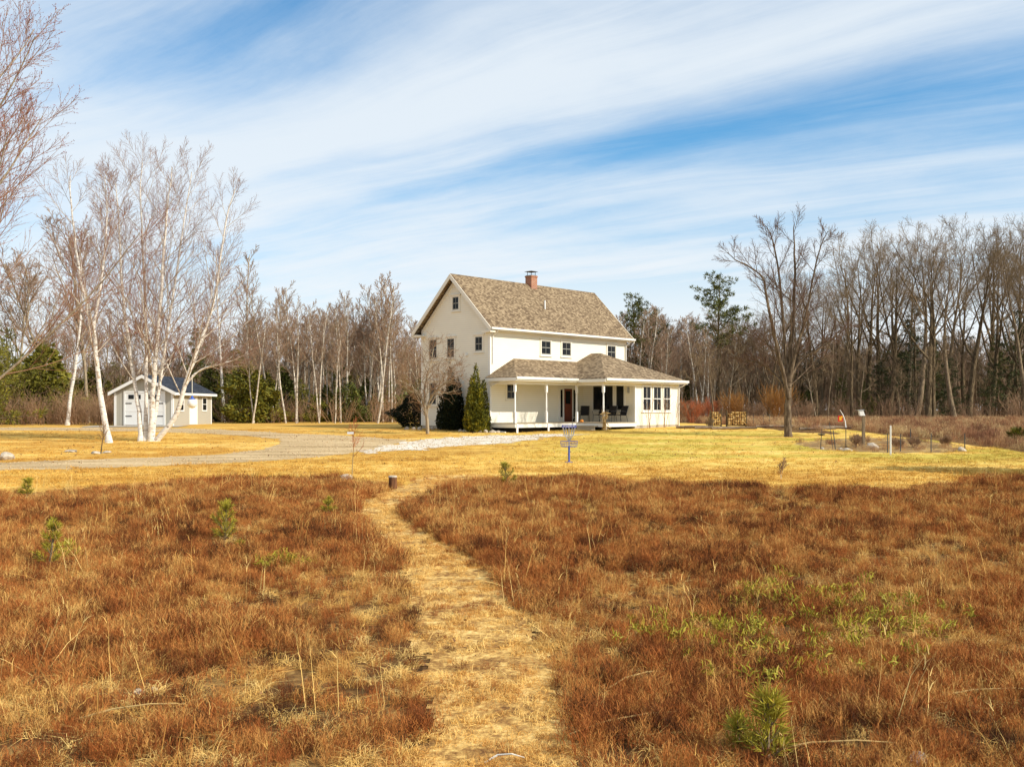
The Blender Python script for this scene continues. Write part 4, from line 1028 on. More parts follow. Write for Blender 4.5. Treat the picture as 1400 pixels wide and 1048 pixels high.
def fbox(mb, plane, c, a0, a1, z0, z1, o0, o1):
    """box on a wall: a along it, o outwards; front walls look along -y, side walls along -x"""
    if plane == 'front': mb.box(a0, a1, c - o1, c - o0, z0, z1)
    else: mb.box(c - o1, c - o0, a0, a1, z0, z1)
def window(parent, plane, c, a0, a1, z0, z1, sash='sash', cols=2, rows=2, cas=.10, head=True, casing='casing', label=None):
    if a0 > a1: a0, a1 = a1, a0
    m = MB(); i0, i1, j0, j1 = a0 + cas, a1 - cas, z0 + cas * .8, z1 - cas
    fbox(m, plane, c, a0, i0, z0, z1, .0, .045); fbox(m, plane, c, i1, a1, z0, z1, .0, .045)
    fbox(m, plane, c, i0, i1, j1, z1, .0, .045); fbox(m, plane, c, i0, i1, z0, j0, .0, .045)
    fbox(m, plane, c, a0 - .04, a1 + .04, z0 - .05, z0, .0, .075)
    if head: fbox(m, plane, c, a0 - .06, a1 + .06, z1, z1 + .06, .0, .09)
    wn = m.build('window', M[casing], parent)
    if label: wn['label'] = label
    s_ = MB(); b = .045; zm = (j0 + j1) / 2
    fbox(s_, plane, c, i0, i0 + b, j0, j1, .0, .03); fbox(s_, plane, c, i1 - b, i1, j0, j1, .0, .03)
    fbox(s_, plane, c, i0 + b, i1 - b, j0, j0 + b * 1.3, .0, .03); fbox(s_, plane, c, i0 + b, i1 - b, j1 - b, j1, .0, .03)
    if rows == 2: fbox(s_, plane, c, i0 + b, i1 - b, zm - .025, zm + .025, .0, .032)
    for k in range(1, cols):
        am = i0 + (i1 - i0) * k / cols
        fbox(s_, plane, c, am - .012, am + .012, j0 + b * 1.3, zm - .025 if rows == 2 else j1 - b, .0, .024)
        if rows == 2: fbox(s_, plane, c, am - .012, am + .012, zm + .025, j1 - b, .0, .024)
    s_.build('sash', M[sash], wn)
    p_ = MB(); fbox(p_, plane, c, i0 + b, i1 - b, j0 + b, j1 - b, .0, .010); p_.build('pane', M['glass'], wn)
    return wn
for a0, a1 in ((4.36, 5.42), (6.32, 7.36), (10.93, 12.0)): window(house, 'front', 0, a0, a1, 4.55, 5.56)
window(house, 'front', 0, 1.30, 2.24, 1.82, 2.84, head=False)
for a0, a1, z0, z1 in ((4.36, 5.22, 4.24, 5.60), (2.84, 3.64, 4.30, 5.60), (.5, 1.28, 4.60, 5.60), (2.46, 3.18, 7.12, 8.06), (4.42, 5.22, 1.5, 2.98), (2.70, 3.50, 1.5, 2.98)):
    window(house, 'side', 0, a0, a1, z0, z1, cols=2)
# chimney, vent
ch = MB().box(6.52, 7.08, 2.62, 3.14, 8.6, 9.76).box(6.49, 7.11, 2.59, 3.17, 9.76, 9.86).build('chimney', M['brick'], house)
cp_ = MB().box(6.54, 7.06, 2.64, 3.12, 9.86, 9.89)
for q in ((6.6, 2.7), (6.98, 2.7), (6.6, 3.04), (6.98, 3.04)): cp_.box(q[0], q[0] + .025, q[1], q[1] + .025, 9.89, 10.12)
cp_.prism([(6.46, 2.56, 10.12), (7.14, 2.56, 10.12), (7.14, 3.2, 10.12), (6.46, 3.2, 10.12)], [(6.56, 2.66, 10.16), (7.04, 2.66, 10.16), (7.04, 3.1, 10.16), (6.56, 3.1, 10.16)])
cp_.build('chimney_cap', M['black'], ch)
MB().tube([(6.2, 1.2, 7.4), (6.2, 1.2, 8.12)], .05, 8).build('vent_pipe', M['white'], house)
MB().box(-.09, -.0, 1.82, 1.98, 4.42, 4.58).build('wall_box', M['trim'], house)  # small pale box on the gable wall, not a light
MB().box(-.12, 0, .95, 1.2, 1.3, 1.75).build('electric_meter', M['galv'], house)

# porch roof and sunroom roof
E3 = 3.10
A = (-.40, -2.40, E3); A0 = (-.40, 0, E3); T = (2.0, 0, 4.276); B = (5.05, -2.40, E3); Vt = (7.9, 0, 4.276)
Cc = (5.05, -4.45, E3); D = (13.75, -4.45, E3); E_ = (13.75, 0, E3); Rr = (9.34, -.75, 4.867); R2 = (9.34, 0, 4.867)
pr_ = MB()
for f in ((A, B, Vt, T), (A0, A, T), (Cc, Rr, R2, Vt, B)[::-1], (Cc, D, Rr), (D, E_, R2, Rr)): pr_.quad(*f)
dn_ = lambda p: (p[0], p[1], E3 - .03)
outl = [A0, A, B, Cc, D, E_]
for p, q in zip(outl, outl[1:]): pr_.quad(dn_(p), dn_(q), q, p)
pr_.quad(*[dn_(p) for p in outl][::-1])
prf = pr_.build('porch_roof', M['shingle'], house)
fs = MB(); cg = MB()
def edge(mb, p, q, t0, t1, z0, z1):
    p = Vector(p); q = Vector(q); dd = (q - p).normalized(); nn = Vector((dd.y, -dd.x, 0))
    a = [p + nn * t0, p + nn * t1]; b = [q + nn * t0, q + nn * t1]
    mb.prism([(a[0].x, a[0].y, z0), (a[1].x, a[1].y, z0), (a[1].x, a[1].y, z1), (a[0].x, a[0].y, z1)], [(b[0].x, b[0].y, z0), (b[1].x, b[1].y, z0), (b[1].x, b[1].y, z1), (b[0].x, b[0].y, z1)])
for p, q in zip(outl, outl[1:]): edge(fs, p, q, -.06, -.005, E3 - .22, E3 - .035)
fs.build('porch_fascia', M['trim'], house)
for p, q in ((A, (5.05, -2.40, 0)), ((5.11, -4.45, 0), D)): edge(cg, p, q, .0, .11, E3 - .13, E3 + .012)
cg.build('porch_gutter', M['trim'], house)
MB().prism([(-.34, -2.34, E3 - .20), (5.11, -2.34, E3 - .20), (5.11, -4.39, E3 - .20), (13.69, -4.39, E3 - .20), (13.69, -.02, E3 - .20), (-.34, -.02, E3 - .20)][::-1],
    [(-.34, -2.34, E3 - .14), (5.11, -2.34, E3 - .14), (5.11, -4.39, E3 - .14), (13.69, -4.39, E3 - .14), (13.69, -.02, E3 - .14), (-.34, -.02, E3 - .14)][::-1]).build('porch_ceiling', M['casing'], house)
bm_ = MB().box(-.12, 5.38, -2.07, -1.93, 2.70, 2.90).box(5.38, 5.52, -4.09, -1.93, 2.69, 2.895).box(5.52, 8.57, -4.09, -3.95, 2.70, 2.90).box(-.12, .02, -1.93, -.0, 2.70, 2.90)
bm_.build('porch_beam', M['casing'], house)
# sunroom
MB().box(8.57, 13.35, -4.02, -.0, .30, 2.90).build('sunroom_wall', M['siding'], house)
MB().box(8.60, 13.32, -3.99, -.05, -.9, .30).build('sunroom_foundation', M['concrete'], house)
for q in ((8.55, 8.69, -4.042, -4.02), (8.548, 8.57, -4.02, -3.88), (13.21, 13.372, -4.042, -4.02)): MB().box(*q, .3, 2.9).build('corner_board', M['trim'], house)
for a0, a1 in ((9.30, 10.30), (10.42, 11.42), (11.54, 12.44)): window(house, 'front', -4.02, a0, a1, 1.12, 2.78, 'sash_white', 2, 2, .08, False, 'trim')
window(house, 'side', 8.57, -2.46, -.70, 1.15, 2.84, 'sash', 1, 1, .09, False, 'trim', 'wide dark picture window on the porch side')
window(house, 'side', 8.57, -3.30, -2.52, 1.15, 2.84, 'sash', 1, 1, .09, False, 'trim')
MB().tube([(13.55, -4.5, 2.98), (13.5, -4.3, 2.8), (13.28, -4.08, 2.65), (13.28, -4.08, .1)], .04, 8).build('downspout', M['trim'], house)
MB().tube([(-.3, -2.2, 2.95), (-.2, -1.0, 2.85), (-.08, -.08, 2.6), (-.08, -.08, .25), (-.1, -.35, .04), (-.4, -1.6, -.02)], .045, 8).build('downspout', M['trim'], house)
MB().box(8.49, 8.57, -3.62, -3.5, 2.3, 2.62).build('porch_lamp', M['galv'], house)
# deck, steps, posts
dk_ = MB()
n_ = 15
for k in range(n_): dk_.box(-.2, 8.55, -2.16 + 2.13 * k / n_, -2.16 + 2.13 * (k + 1) / n_ - .008, .455, .50)
for k in range(14): dk_.box(5.24, 8.55, -4.16 + 2.0 * k / 14, -4.16 + 2.0 * (k + 1) / 14 - .008, .456, .50)
dk_.build('porch_deck', M['deck'], house)
sk = MB().box(-.2, 5.24, -2.145, -2.1, .24, .452).box(-.2, -.155, -2.1, -.02, .24, .452).box(5.24, 5.285, -4.145, -2.1, .24, .452).box(5.285, 8.56, -4.145, -4.1, .24, .452)
sk.build('deck_skirt_board', M['trim'], house)
MB().box(0.1, 8.5, -1.8, -1.75, -.7, .45).box(.1, .15, -1.75, -.1, -.7, .45).box(5.6, 8.5, -3.8, -3.75, -.7, .45).box(5.6, 5.65, -3.75, -1.8, -.7, .449).build('under_deck_void', M['dark'], house)  # near-black boards stand for the shaded void under the deck
st_ = MB().box(4.88, 5.22, -3.8, -2.4, .26, .31).box(4.90, 4.93, -3.78, -2.42, -.5, .26).box(4.55, 4.92, -3.82, -2.38, .06, .11).box(4.57, 4.60, -3.8, -2.4, -.5, .06)
st_.build('porch_step', M['deck'], house)
for u, v in ((-.05, -2.0), (2.64, -2.0), (5.43, -2.0), (5.44, -4.02)):
    p_ = MB().box(u - .065, u + .065, v - .065, v + .065, .5, 1.12).box(u - .065, u + .065, v - .065, v + .065, 2.28, 2.70)
    p_.lathe([(.062, 1.12), (.07, 1.14), (.045, 1.2), (.056, 1.4), (.05, 1.9), (.04, 2.2), (.066, 2.24), (.06, 2.28)], (u, v, 0), 12)
    p_.box(u - .07, u + .07, v - .19, v - .15, -.7, .455)
    p_.build('porch_post', M['white'], house)
# entry door with sidelight
dm = MB()
for a0, a1, z0, z1 in ((6.10, 6.24, .50, 2.72), (7.72, 7.86, .50, 2.72), (6.24, 7.72, 2.58, 2.72), (6.48, 6.60, .5, 2.58), (7.40, 7.50, .5, 2.58)): fbox(dm, 'front', 0, a0, a1, z0, z1, 0, .05)
dr_ = dm.build('entry_door', M['trim'], house); dr_['label'] = 'red-brown wooden entry door with glass and a dark sidelight'
lf = MB(); fbox(lf, 'front', 0, 6.60, 7.40, .52, 2.56, 0, .022)
for z in (.62, 1.5): fbox(lf, 'front', 0, 6.72, 7.28, z, z + .03, .022, .03)
lf.build('door_leaf', M['doorwood'], dr_)
pn = MB(); fbox(pn, 'front', 0, 6.76, 7.24, 1.62, 2.42, 0, .026); fbox(pn, 'front', 0, 6.25, 6.47, .8, 2.5, 0, .02); fbox(pn, 'front', 0, 7.51, 7.71, .8, 2.5, 0, .02); pn.build('pane', M['glass'], dr_)
hd_ = MB(); hd_.lathe([(.0, 0), (.03, .01), (.03, .04), (0, .05)], (6.67, -.07, 1.45), 8); hd_.box(6.66, 6.68, -.06, -.02, 1.46, 1.48); hd_.build('door_handle', M['black'], dr_)
MB().box(.75, .84, -.03, 0, 1.0, 1.12).build('outlet_cover', M['trim'], house)

# patio chairs on the porch
def make_chair():
    t_ = thing('patio_chair', 'x', 'patio chair')
    MB().prism([(-.26, -.25, .44), (.24, -.25, .40), (.24, -.25, .415), (-.26, -.25, .455)], [(-.26, .25, .44), (.24, .25, .40), (.24, .25, .415), (-.26, .25, .455)]).build('seat', M['fabric'], t_)
    a = [(.23, -.25, .42), (.42, -.25, .98), (.40, -.25, 1.0), (.21, -.25, .43)]
    MB().prism(a, [(q[0], .25, q[2]) for q in a]).build('backrest', M['fabric'], t_)
    for s_ in (-1, 1):
        y_ = .27 * s_
        MB().tube([(-.24, y_, .44), (-.32, y_, .66), (-.1, y_, .68), (.30, y_, .62)], .013, 6).build('armrest', M['black'], t_)
        MB().tube([(-.24, y_, .45), (-.28, y_, 0)], .014, 6).build('leg', M['black'], t_)
        MB().tube([(.24, y_, .42), (.36, y_, 0)], .014, 6).build('leg', M['black'], t_)
        MB().tube([(.22, y_, .42), (.43, y_, 1.01)], .013, 6).build('back_frame', M['black'], t_)
    return t_
chp = make_chair(); grp = 'dark patio chairs on the porch'
for i, (u, v, rz, lab) in enumerate(((7.35, -1.05, .55, 'black sling patio chair nearest the entry door'), (7.75, -1.9, -.1, 'black sling patio chair half hidden behind the porch corner post'), (7.75, -2.75, .1, 'black sling patio chair just right of the porch corner post'), (7.8, -3.5, -.15, 'black sling patio chair closest to the sunroom corner'))):
    o = chp if i == 0 else dup(chp, (0, 0, 0))
    o.location = hw(u, v, .5); o.rotation_euler = (0, 0, R(90) - HA + rz); o['label'] = lab; o['group'] = grp
o = MB().lathe([(.02, .0), (.16, .0), (.2, .08), (.17, .2), (.09, .28), (.04, .31)], (0, 0, 0), 12).tube([(-.06, 0, .29), (-.05, 0, .37), (.05, 0, .37), (.06, 0, .29)], .012, 5).build('tote_bag', M['fabric'], None, True)
o.location = hw(7.2, -.5, .5); tag(o, 'small dark slumped bag on the porch floor left of the chairs', 'bag')
pk = thing('pumpkin', 'small orange gourd on the deck edge beside the entry-side porch post', 'gourd', hw(5.42, -2.12 + .0, .5)); pk.location = hw(5.6, -2.25, .5)
MB().lathe([(.02, .0), (.09, .01), (.12, .07), (.10, .14), (.02, .16)], (0, 0, 0), 14).build('body', M['orange'], pk, True)
MB().tube([(0, 0, .15), (.01, .01, .20), (.03, .01, .22)], [.016, .013, .01], 6).build('stem', M['tanstalk'], pk)
sp = []
rs = random.Random(3); lines = []
for k in range(16):
    a = rs.uniform(0, 6.28); lines.append(([Vector((.11 * math.cos(a), .11 * math.sin(a), 0)), Vector((.05 * math.cos(a), .05 * math.sin(a), .6)), Vector((.16 * math.cos(a) + rs.gauss(0, .03), .16 * math.sin(a), rs.uniform(1.0, 1.35)))], [.016, .013, .008], 0))
cs_ = thing('corn_stalk_bundle', 'bundle of dry tan corn stalks leaning on the porch corner post', 'corn stalks', hw(5.30, -4.22, -.05))
mobj('stalk', tubes_mesh('stalk', lines, M['tanstalk'], (5,)), cs_)
it = [((rs.gauss(0, .08), rs.gauss(0, .08), rs.uniform(.15, 1.2)), (rs.gauss(0, 1), rs.gauss(0, 1), rs.uniform(-1, .4)), rs.uniform(.15, .35), .05) for _ in range(110)]
mobj('leaves', sprays_mesh('leaves', it, M['tanstalk']), cs_)
# bare stems trained up the sunroom wall
for i, (u, n, lab) in enumerate(((9.45, 5, 'bare brown stems against the sunroom wall below its first window'), (11.1, 6, 'bare brown stems against the sunroom wall between its windows'), (12.5, 4, 'bare brown stems at the right end of the sunroom wall'))):
    g = TreeGen(600 + i)
    for k in range(n):
        a = rs.uniform(-.25, .25); g.grow((rs.gauss(0, .07), rs.gauss(0, .04), 0), (a, rs.uniform(-.06, .03), 1), rs.uniform(1.3, 2.1), .014, .006, 6, .05, .01, [None, dict(n=4, t0=.3, ang=(15, 40), len=lambda t, L: L * .35, rr=.6, rmin=.006, rmax=.009, seg=3, w=.1, up=.06)])
    b = thing('climbing_shrub', lab, 'bare shrub', hw(u, -4.45, 0), R(90) - HA, 'bare shrubs along the sunroom wall'); b.location.z = gz(b.location.x, b.location.y)
    mobj('stem', tubes_mesh('stem', [l for l in g.out if l[2] == 0], M['twig_brush'], (5,)), b); mobj('twigs', tubes_mesh('twigs', [l for l in g.out if l[2] > 0], M['twig_brush'], (4, 3)), b)

# ------------------------------------------------------------------ the shed
sx, sy = X(236.5, 66.5), 66.5
shed = thing('garden_shed', 'small pale grey shed with dark gable roof and white double doors behind birches', 'shed', (sx, sy, gz(sx, sy)), R(-4))
SW, SL, SH, SR = 3.92, 6.9, 2.22, 3.22
MB().prism([(-SW, 0, .02), (0, 0, .02), (0, 0, SH), (-SW / 2, 0, SR), (-SW, 0, SH)], [(-SW, SL, .02), (0, SL, .02), (0, SL, SH), (-SW / 2, SL, SR), (-SW, SL, SH)]).build('wall', M['grey_board'], shed)
MB().box(-SW + .05, -.05, .05, SL - .05, -.35, .02).build('foundation', M['dark'], shed)
ov = .28; k_ = (SR - SH) / (SW / 2); r_ = MB(); f_ = MB()
for s_ in (0, 1):
    fx = (lambda x: x) if s_ == 0 else (lambda x: -SW - x)
    a = [(fx(ov), -ov, SH - k_ * ov + .04), (fx(ov), -ov, SH - k_ * ov + .13), (-SW / 2, -ov, SR + .13), (-SW / 2, -ov, SR + .04)]
    r_.prism(a, [(q[0], SL + ov, q[2]) for q in a])
    a = [(fx(ov + .02), -ov - .035, SH - k_ * ov - .10), (fx(ov + .02), -ov - .035, SH - k_ * ov + .115), (-SW / 2, -ov - .035, SR + .115), (-SW / 2, -ov - .035, SR - .10)]
    f_.prism(a, [(q[0], -ov - .003, q[2]) for q in a])
    f_.box(fx(ov + .003), fx(ov + .035), -ov - .003, SL + ov, SH - k_ * ov - .06, SH - k_ * ov + .10)
r_.build('roof', M['shingle_dark'], shed); f_.build('fascia', M['white'], shed)
for q in ((-SW - .02, -SW + .13, -.022, 0), (-.13, .02, -.022, 0), (0, .022, 0, .13), (0, .022, SL - .13, SL)): MB().box(*q, .02, SH - .05).build('corner_board', M['white'], shed)
fr = MB()
for q in ((-3.28, -3.16, .05, 2.28), (-.62, -.50, .05, 2.28), (-3.16, -.62, 2.16, 2.28)): fr.box(q[0], q[1], -.05, 0, q[2], q[3])
fr.build('door_frame', M['white'], shed)
for s_, (a0, a1) in enumerate(((-3.16, -1.90), (-1.88, -.62))):
    d_ = MB().box(a0, a1, -.03, 0, .07, 2.15)
    for zz_ in (.07, .95, 1.62): d_.box(a0 + .02, a1 - .02, -.042, -.03, zz_, zz_ + .09)
    d_ = d_.build('door', M['white'], shed)
    for k in range(2):
        c0 = a0 + .20 + k * .46; MB().box(c0, c0 + .36, -.046, -.03, 1.76, 2.04).build('pane', M['glass'], d_)
    hx = a0 if s_ == 0 else a1 - .42
    for zz_ in (.62, 1.45): MB().box(hx, hx + .42, -.05, -.03, zz_, zz_ + .06).build('hinge', M['black'], d_)
def shedwin(y0, y1, z0, z1):
    w_ = MB()
    w_.box(0, .04, y0, y0 + .09, z0, z1).box(0, .04, y1 - .09, y1, z0, z1).box(0, .04, y0 + .09, y1 - .09, z1 - .09, z1).box(0, .04, y0 + .09, y1 - .09, z0, z0 + .09).box(0, .03, y0 + .09, y1 - .09, (z0 + z1) / 2 - .02, (z0 + z1) / 2 + .02)
    w_ = w_.build('window', M['white'], shed); MB().box(0, .012, y0 + .09, y1 - .09, z0 + .09, z1 - .09).build('pane', M['glass'], w_)
shedwin(1.0, 1.8, .95, 1.9); shedwin(5.05, 5.95, .95, 1.95)
sd = MB().box(0, .035, 2.75, 4.15, .06, 2.05).box(.035, .045, 2.83, 4.07, .12, 1.0).build('side_door', M['white'], shed); MB().box(.035, .046, 3.2, 3.7, 1.45, 1.85).build('pane', M['glass'], sd)
o = grid_sheet('concrete_apron', M['concrete'], np.arange(-27.2, -20.8, .2), np.arange(63.2, 66.75, .2), lambda x, y: y > 63.4 + vn1(x, y, .6) * 1.5, .03)

# ------------------------------------------------------------------ things in the yard
def gp(px, py, dz=0.0):
    x_, y_ = G(px, py); return Vector((x_, y_, gz(x_, y_) + dz))
# buoy on the birch
by0 = 50.5; bx0 = X(262.7, by0); zt = Zpx(512, by0); zc = Zpx(551, by0)
bu = thing('mooring_buoy', 'white round buoy with blue cap hanging by a rope from the birch', 'buoy', (bx0, by0, zc))
MB().lathe([(.01, -.25), (.12, -.22), (.21, -.13), (.25, 0), (.21, .13), (.15, .19), (.01, .21)], (0, 0, 0), 18).build('float', M['white'], bu, True)
MB().lathe([(.155, .17), (.15, .21), (.06, .27), (.045, .36), (.02, .38)], (0, 0, 0), 14).build('cap', M['blue'], bu, True)
MB().tube([(0, 0, .36), (0, 0, zt - zc)], .02, 6).build('rope', M['rope'], bu)
# disc golf basket
dg = thing('disc_golf_basket', 'blue-legged disc golf basket with hanging chains on the lawn', 'disc golf basket', gp(778, 632))
MB().tube([(0, 0, -.05), (0, 0, .62)], .035, 8).build('pole', M['blue'], dg); MB().tube([(0, 0, .62), (0, 0, 1.40)], .025, 8).build('upper_pole', M['galv'], dg)
MB().lathe([(.16, 0), (.16, .02), (.04, .03)], (0, 0, 0), 14).build('foot_plate', M['blue'], dg)
bk = MB()
def ring(mb, r, z, th, k=24):
    mb.tube([(r * math.cos(2 * math.pi * i / k), r * math.sin(2 * math.pi * i / k), z) for i in range(k + 1)], th, 5, False)
ring(bk, .32, .80, .009); ring(bk, .32, .70, .005); ring(bk, .29, .60, .008); ring(bk, .15, .60, .007)
for i in range(20):
    a = 2 * math.pi * i / 20; bk.tube([(.33 * math.cos(a), .33 * math.sin(a), .80), (.30 * math.cos(a), .30 * math.sin(a), .60), (.04 * math.cos(a), .04 * math.sin(a), .60)], .004, 4)
bk.build('basket', M['purple'], dg)
tb = MB(); ring(tb, .27, 1.40, .010); ring(tb, .27, 1.32, .010)
for i in range(24):
    a = 2 * math.pi * i / 24; tb.tube([(.27 * math.cos(a), .27 * math.sin(a), 1.40), (.27 * math.cos(a), .27 * math.sin(a), 1.32)], .009, 4)
for i in range(6):
    a = 2 * math.pi * i / 6; tb.tube([(.0, 0, 1.39), (.27 * math.cos(a), .27 * math.sin(a), 1.39)], .008, 4)
tb.build('top_band', M['purple'], dg)
for i in range(12):
    a = 2 * math.pi * i / 12; c_, s_ = math.cos(a), math.sin(a)
    MB().tube([(.25 * c_, .25 * s_, 1.33), (.17 * c_, .17 * s_, 1.05), (.08 * c_, .08 * s_, .88), (.03 * c_, .03 * s_, .82)], .008, 4).build('chain', M['galv'], dg)
# stump, rocks, white stones
stp = thing('tree_stump', 'upright rust-brown log stump with pale cut top beside the path', 'stump', gp(537, 668))
MB().lathe([(.13, -.1), (.125, .1), (.115, .28), (.12, .34)], (0, 0, 0), 12).build('bark', M['stump'], stp, True)
MB().lathe([(.127, .335), (.127, .365), (.1, .385), (.01, .39)], (0, 0, 0), 12).build('cut_top', M['stone'], stp)
def stone(px, py, w_, h_, lab, seed, grp=None):
    r = random.Random(seed); m = MB()
    bmm = bmesh.new(); bmesh.ops.create_icosphere(bmm, subdivisions=3, radius=1)
    dirs = [(Vector((r.gauss(0, 1), r.gauss(0, 1), r.gauss(0, 1))).normalized(), r.uniform(.62, .95)) for _ in range(11)]
    for v in bmm.verts:
        d_ = 1.0
        for n_, k_ in dirs: d_ = min(d_, k_ / max(.05, v.co.dot(n_)))      # chipped flat facets
        v.co *= d_ * (1 + r.gauss(0, .012))
    m.v = [(v.co.x * w_ * .55, v.co.y * w_ * .45, (v.co.z * .75 + .25) * h_) for v in bmm.verts]; m.f = [tuple(q.index for q in f.verts) for f in bmm.faces]; bmm.free()
    o = m.build('stone', M['stone'], None); o.location = gp(px, py); o.rotation_euler = (0, 0, r.uniform(0, 6)); tag(o, lab, 'stone', grp); return o
stone(474, 657, .55, .22, 'pale flat stone at the foot of the red-twigged sapling', 1)
stone(468, 656, .30, .16, 'small stone left of the pale one under the sapling', 13)
stone(8, 628, .7, .3, 'white rock on the grass by the drive at the left edge', 2)
stone(131, 620, .5, .12, 'flat pale stone at the foot of the hooked bare sapling', 3)
stone(146, 619, .45, .10, 'thin pale slab right of the hooked bare sapling', 14)
stone(97, 618, .6, .12, 'flat grey stone in the grass left of the hooked sapling', 15)
for i, (px, py, w_, h_) in enumerate(((636, 590, .35, .18), (643, 590.5, .42, .16), (650, 591, .3, .14), (657, 591, .5, .2), (664, 591.2, .36, .18), (673, 591.4, .45, .2), (682, 591.3, .38, .16), (629, 589.5, .3, .15))):
    stone(px, py, w_, h_, 'pale fieldstone in the line below the golden arborvitae and porch corner', 20 + i, 'fieldstones along the house foundation')
for i, (px, py, w_, h_) in enumerate(((566, 587.6, .3, .2), (574, 587.5, .34, .2), (556, 587, .3, .2), (592, 587.3, .3, .2))):
    stone(px, py, w_, h_, 'pale fieldstone at the foot of the round dark bush', 40 + i, 'fieldstones by the round bush')
stone(1159, 617, .45, .16, 'white stone at the garden bed below the curved flag pole', 50)
stone(1150, 615, .3, .12, 'small grey stone at the left end of the garden bed', 51)
stone(1192, 614, .75, .3, 'large pale boulder right of the wooden post in the garden bed', 52)
stone(1315, 617, .4, .22, 'white stone at the foot of the last garden stake', 53)
stone(1124, 614, .2, .12, 'small pale stone at the foot of the bird bath', 54)
stone(1255, 1046, .22, .13, 'pale tan rock at the bottom edge of the heath', 55)
stone(190, 948, .13, .06, 'pale stone half buried in straw in the left heath', 56)
stone(210, 944, .10, .05, 'smaller pale stone beside the half buried one in the left heath', 57)
# young sapling with a white tag
def small_tree(name, label, cat, px, py, H, r0, stems, twig, trunkm, P, lean=0, grp=None, spread=.0):
    root = thing(name, label, cat, gp(px, py), 0, grp); g = TreeGen(int(px * 7 + py))
    for k in range(stems):
        a = g.r.uniform(0, 6.28); s_ = spread * g.r.uniform(.2, 1)
        g.grow((.08 * s_ * math.cos(a), .08 * s_ * math.sin(a), -.05), (lean + s_ * math.cos(a), s_ * math.sin(a), 1), H * g.r.uniform(.75, 1), r0, r0 * .3, 7, .05, .04, P)
    return tree_from(root, g.out, trunkm, twig, 1)
twP = [None, dict(n=12, t0=.42, ang=(25, 55), len=lambda t, L: L * .34 * (1.2 - .7 * t), rr=.5, rmin=.008, rmax=.012, seg=4, w=.08, up=.08), dict(n=5, t0=.2, ang=(25, 45), len=lambda t, L: L * .45, rr=.7, rmin=.006, rmax=.008, seg=2, w=.1, up=.06)]
sg = small_tree('maple_sapling', 'slim young tree with red twigs and a white tag by the path', 'sapling', 481, 655, 2.25, .022, 1, M['twig_red'], M['tanstalk'], twP)
MB().box(-.14, .06, -.03, -.024, 1.43, 1.50).build('tag', M['white'], sg)
small_tree('bare_sapling', 'hooked thin bare sapling between drive and leaning birch', 'sapling', 138, 620, 1.5, .03, 1, M['twig_brush'], M['bark_dark'], twP, .05)
small_tree('bare_sapling', 'thin pale weed stalk standing on the lawn right of the basket', 'sapling', 1068, 655, .7, .005, 2, M['twig_brush'], M['rope'], twP, .1, None, .3)
shP = [None, dict(n=6, t0=.25, ang=(15, 35), len=lambda t, L: L * .45 * (1.1 - .5 * t), rr=.6, rmin=.010, rmax=.014, seg=3, w=.07, up=.08), dict(n=4, t0=.2, ang=(15, 35), len=lambda t, L: L * .5, rr=.7, rmin=.008, rmax=.010, seg=2, w=.1, up=.06)]
for px, py, H, n, tw, lab in ((946, 578, 1.75, 26, 'twig_red', 'red-stemmed dogwood shrub right of the sunroom'), (1003, 577, 2.4, 26, 'twig_gold', 'golden-stemmed shrub behind the firewood'), (1060, 577.5, 2.8, 30, 'twig_gold', 'golden-stemmed fan-shaped shrub left of the lawn maple'), (1035, 577, 1.6, 20, 'twig_brush', 'low brown shrub between the two golden shrubs'), (930, 578, 1.5, 20, 'twig_brush', 'brown twiggy shrub against the sunroom corner'), (1100, 578, 1.6, 20, 'twig_brush', 'brown twiggy shrub right of the lawn maple trunk'), (968, 577, 1.8, 22, 'twig_red', 'low reddish shrub between dogwood and firewood'), (968, 586, 0.7, 12, 'twig_dark', 'low dark spreading shrub in front of the sunroom corner')):
    small_tree('dogwood_shrub' if 'red' in tw else 'willow_shrub' if 'gold' in tw else 'bare_shrub', lab, 'bare shrub', px, py, H, .018, n, M[tw], M[tw], shP, 0, 'coloured shrubs behind the lawn', .95)
# firewood: two racks of split logs
lg = MB(); rr_ = random.Random(8)
lg.prism([(-.0, -.2, 0), (.085, -.2, .02), (.06, -.2, .085), (-.05, -.2, .07)], [(-.0, .2, 0), (.085, .2, .02), (.06, .2, .085), (-.05, .2, .07)])
lgo = lg.build('firewood_log', [M['logend']], None); first = True
def woodrack(px0, px1, py, rows, lab, loglab):
    b0 = gp(px0, py); b1 = gp(px1, py); y_ = b0.y; z_ = b0.z; w_ = b1.x - b0.x
    rk = thing('firewood_rack', lab, 'firewood rack', (b0.x, y_, z_), 0, 'firewood racks'); 
    MB().box(-.02, w_ + .02, -.16, -.10, .06, .12).box(-.02, w_ + .02, .10, .16, .06, .12).build('base_rail', M['bark_dark'], rk)
    for x_ in (-.05, w_ + .02): MB().box(x_, x_ + .05, -.16, .16, -.05, .12 + rows * .105 + .1).build('end_post', M['bark_dark'], rk)
    global first
    nc = int(w_ / .145)
    for j in range(rows):
        for i in range(nc):
            if j == rows - 1 and rr_.random() < .25: continue
            loc = (b0.x + .08 + (w_ - .16) * i / max(1, nc - 1) + rr_.gauss(0, .012), y_ + rr_.gauss(0, .02), z_ + .125 + j * .105)
            if first: o = lgo; first = False
            else: o = lgo.copy(); C.objects.link(o)
            o.location = loc; o.rotation_euler = (0, rr_.uniform(-.5, .5), 0); o.scale = (rr_.uniform(.8, 1.15),) * 3
            tag(o, loglab, 'firewood log', loglab)
woodrack(972, 985, 583, 8, 'small left firewood rack near the red dogwood', 'split log in the small left firewood rack')
woodrack(994, 1019, 583, 8, 'wide right firewood rack left of the lawn maple', 'split log in the wide right firewood rack')
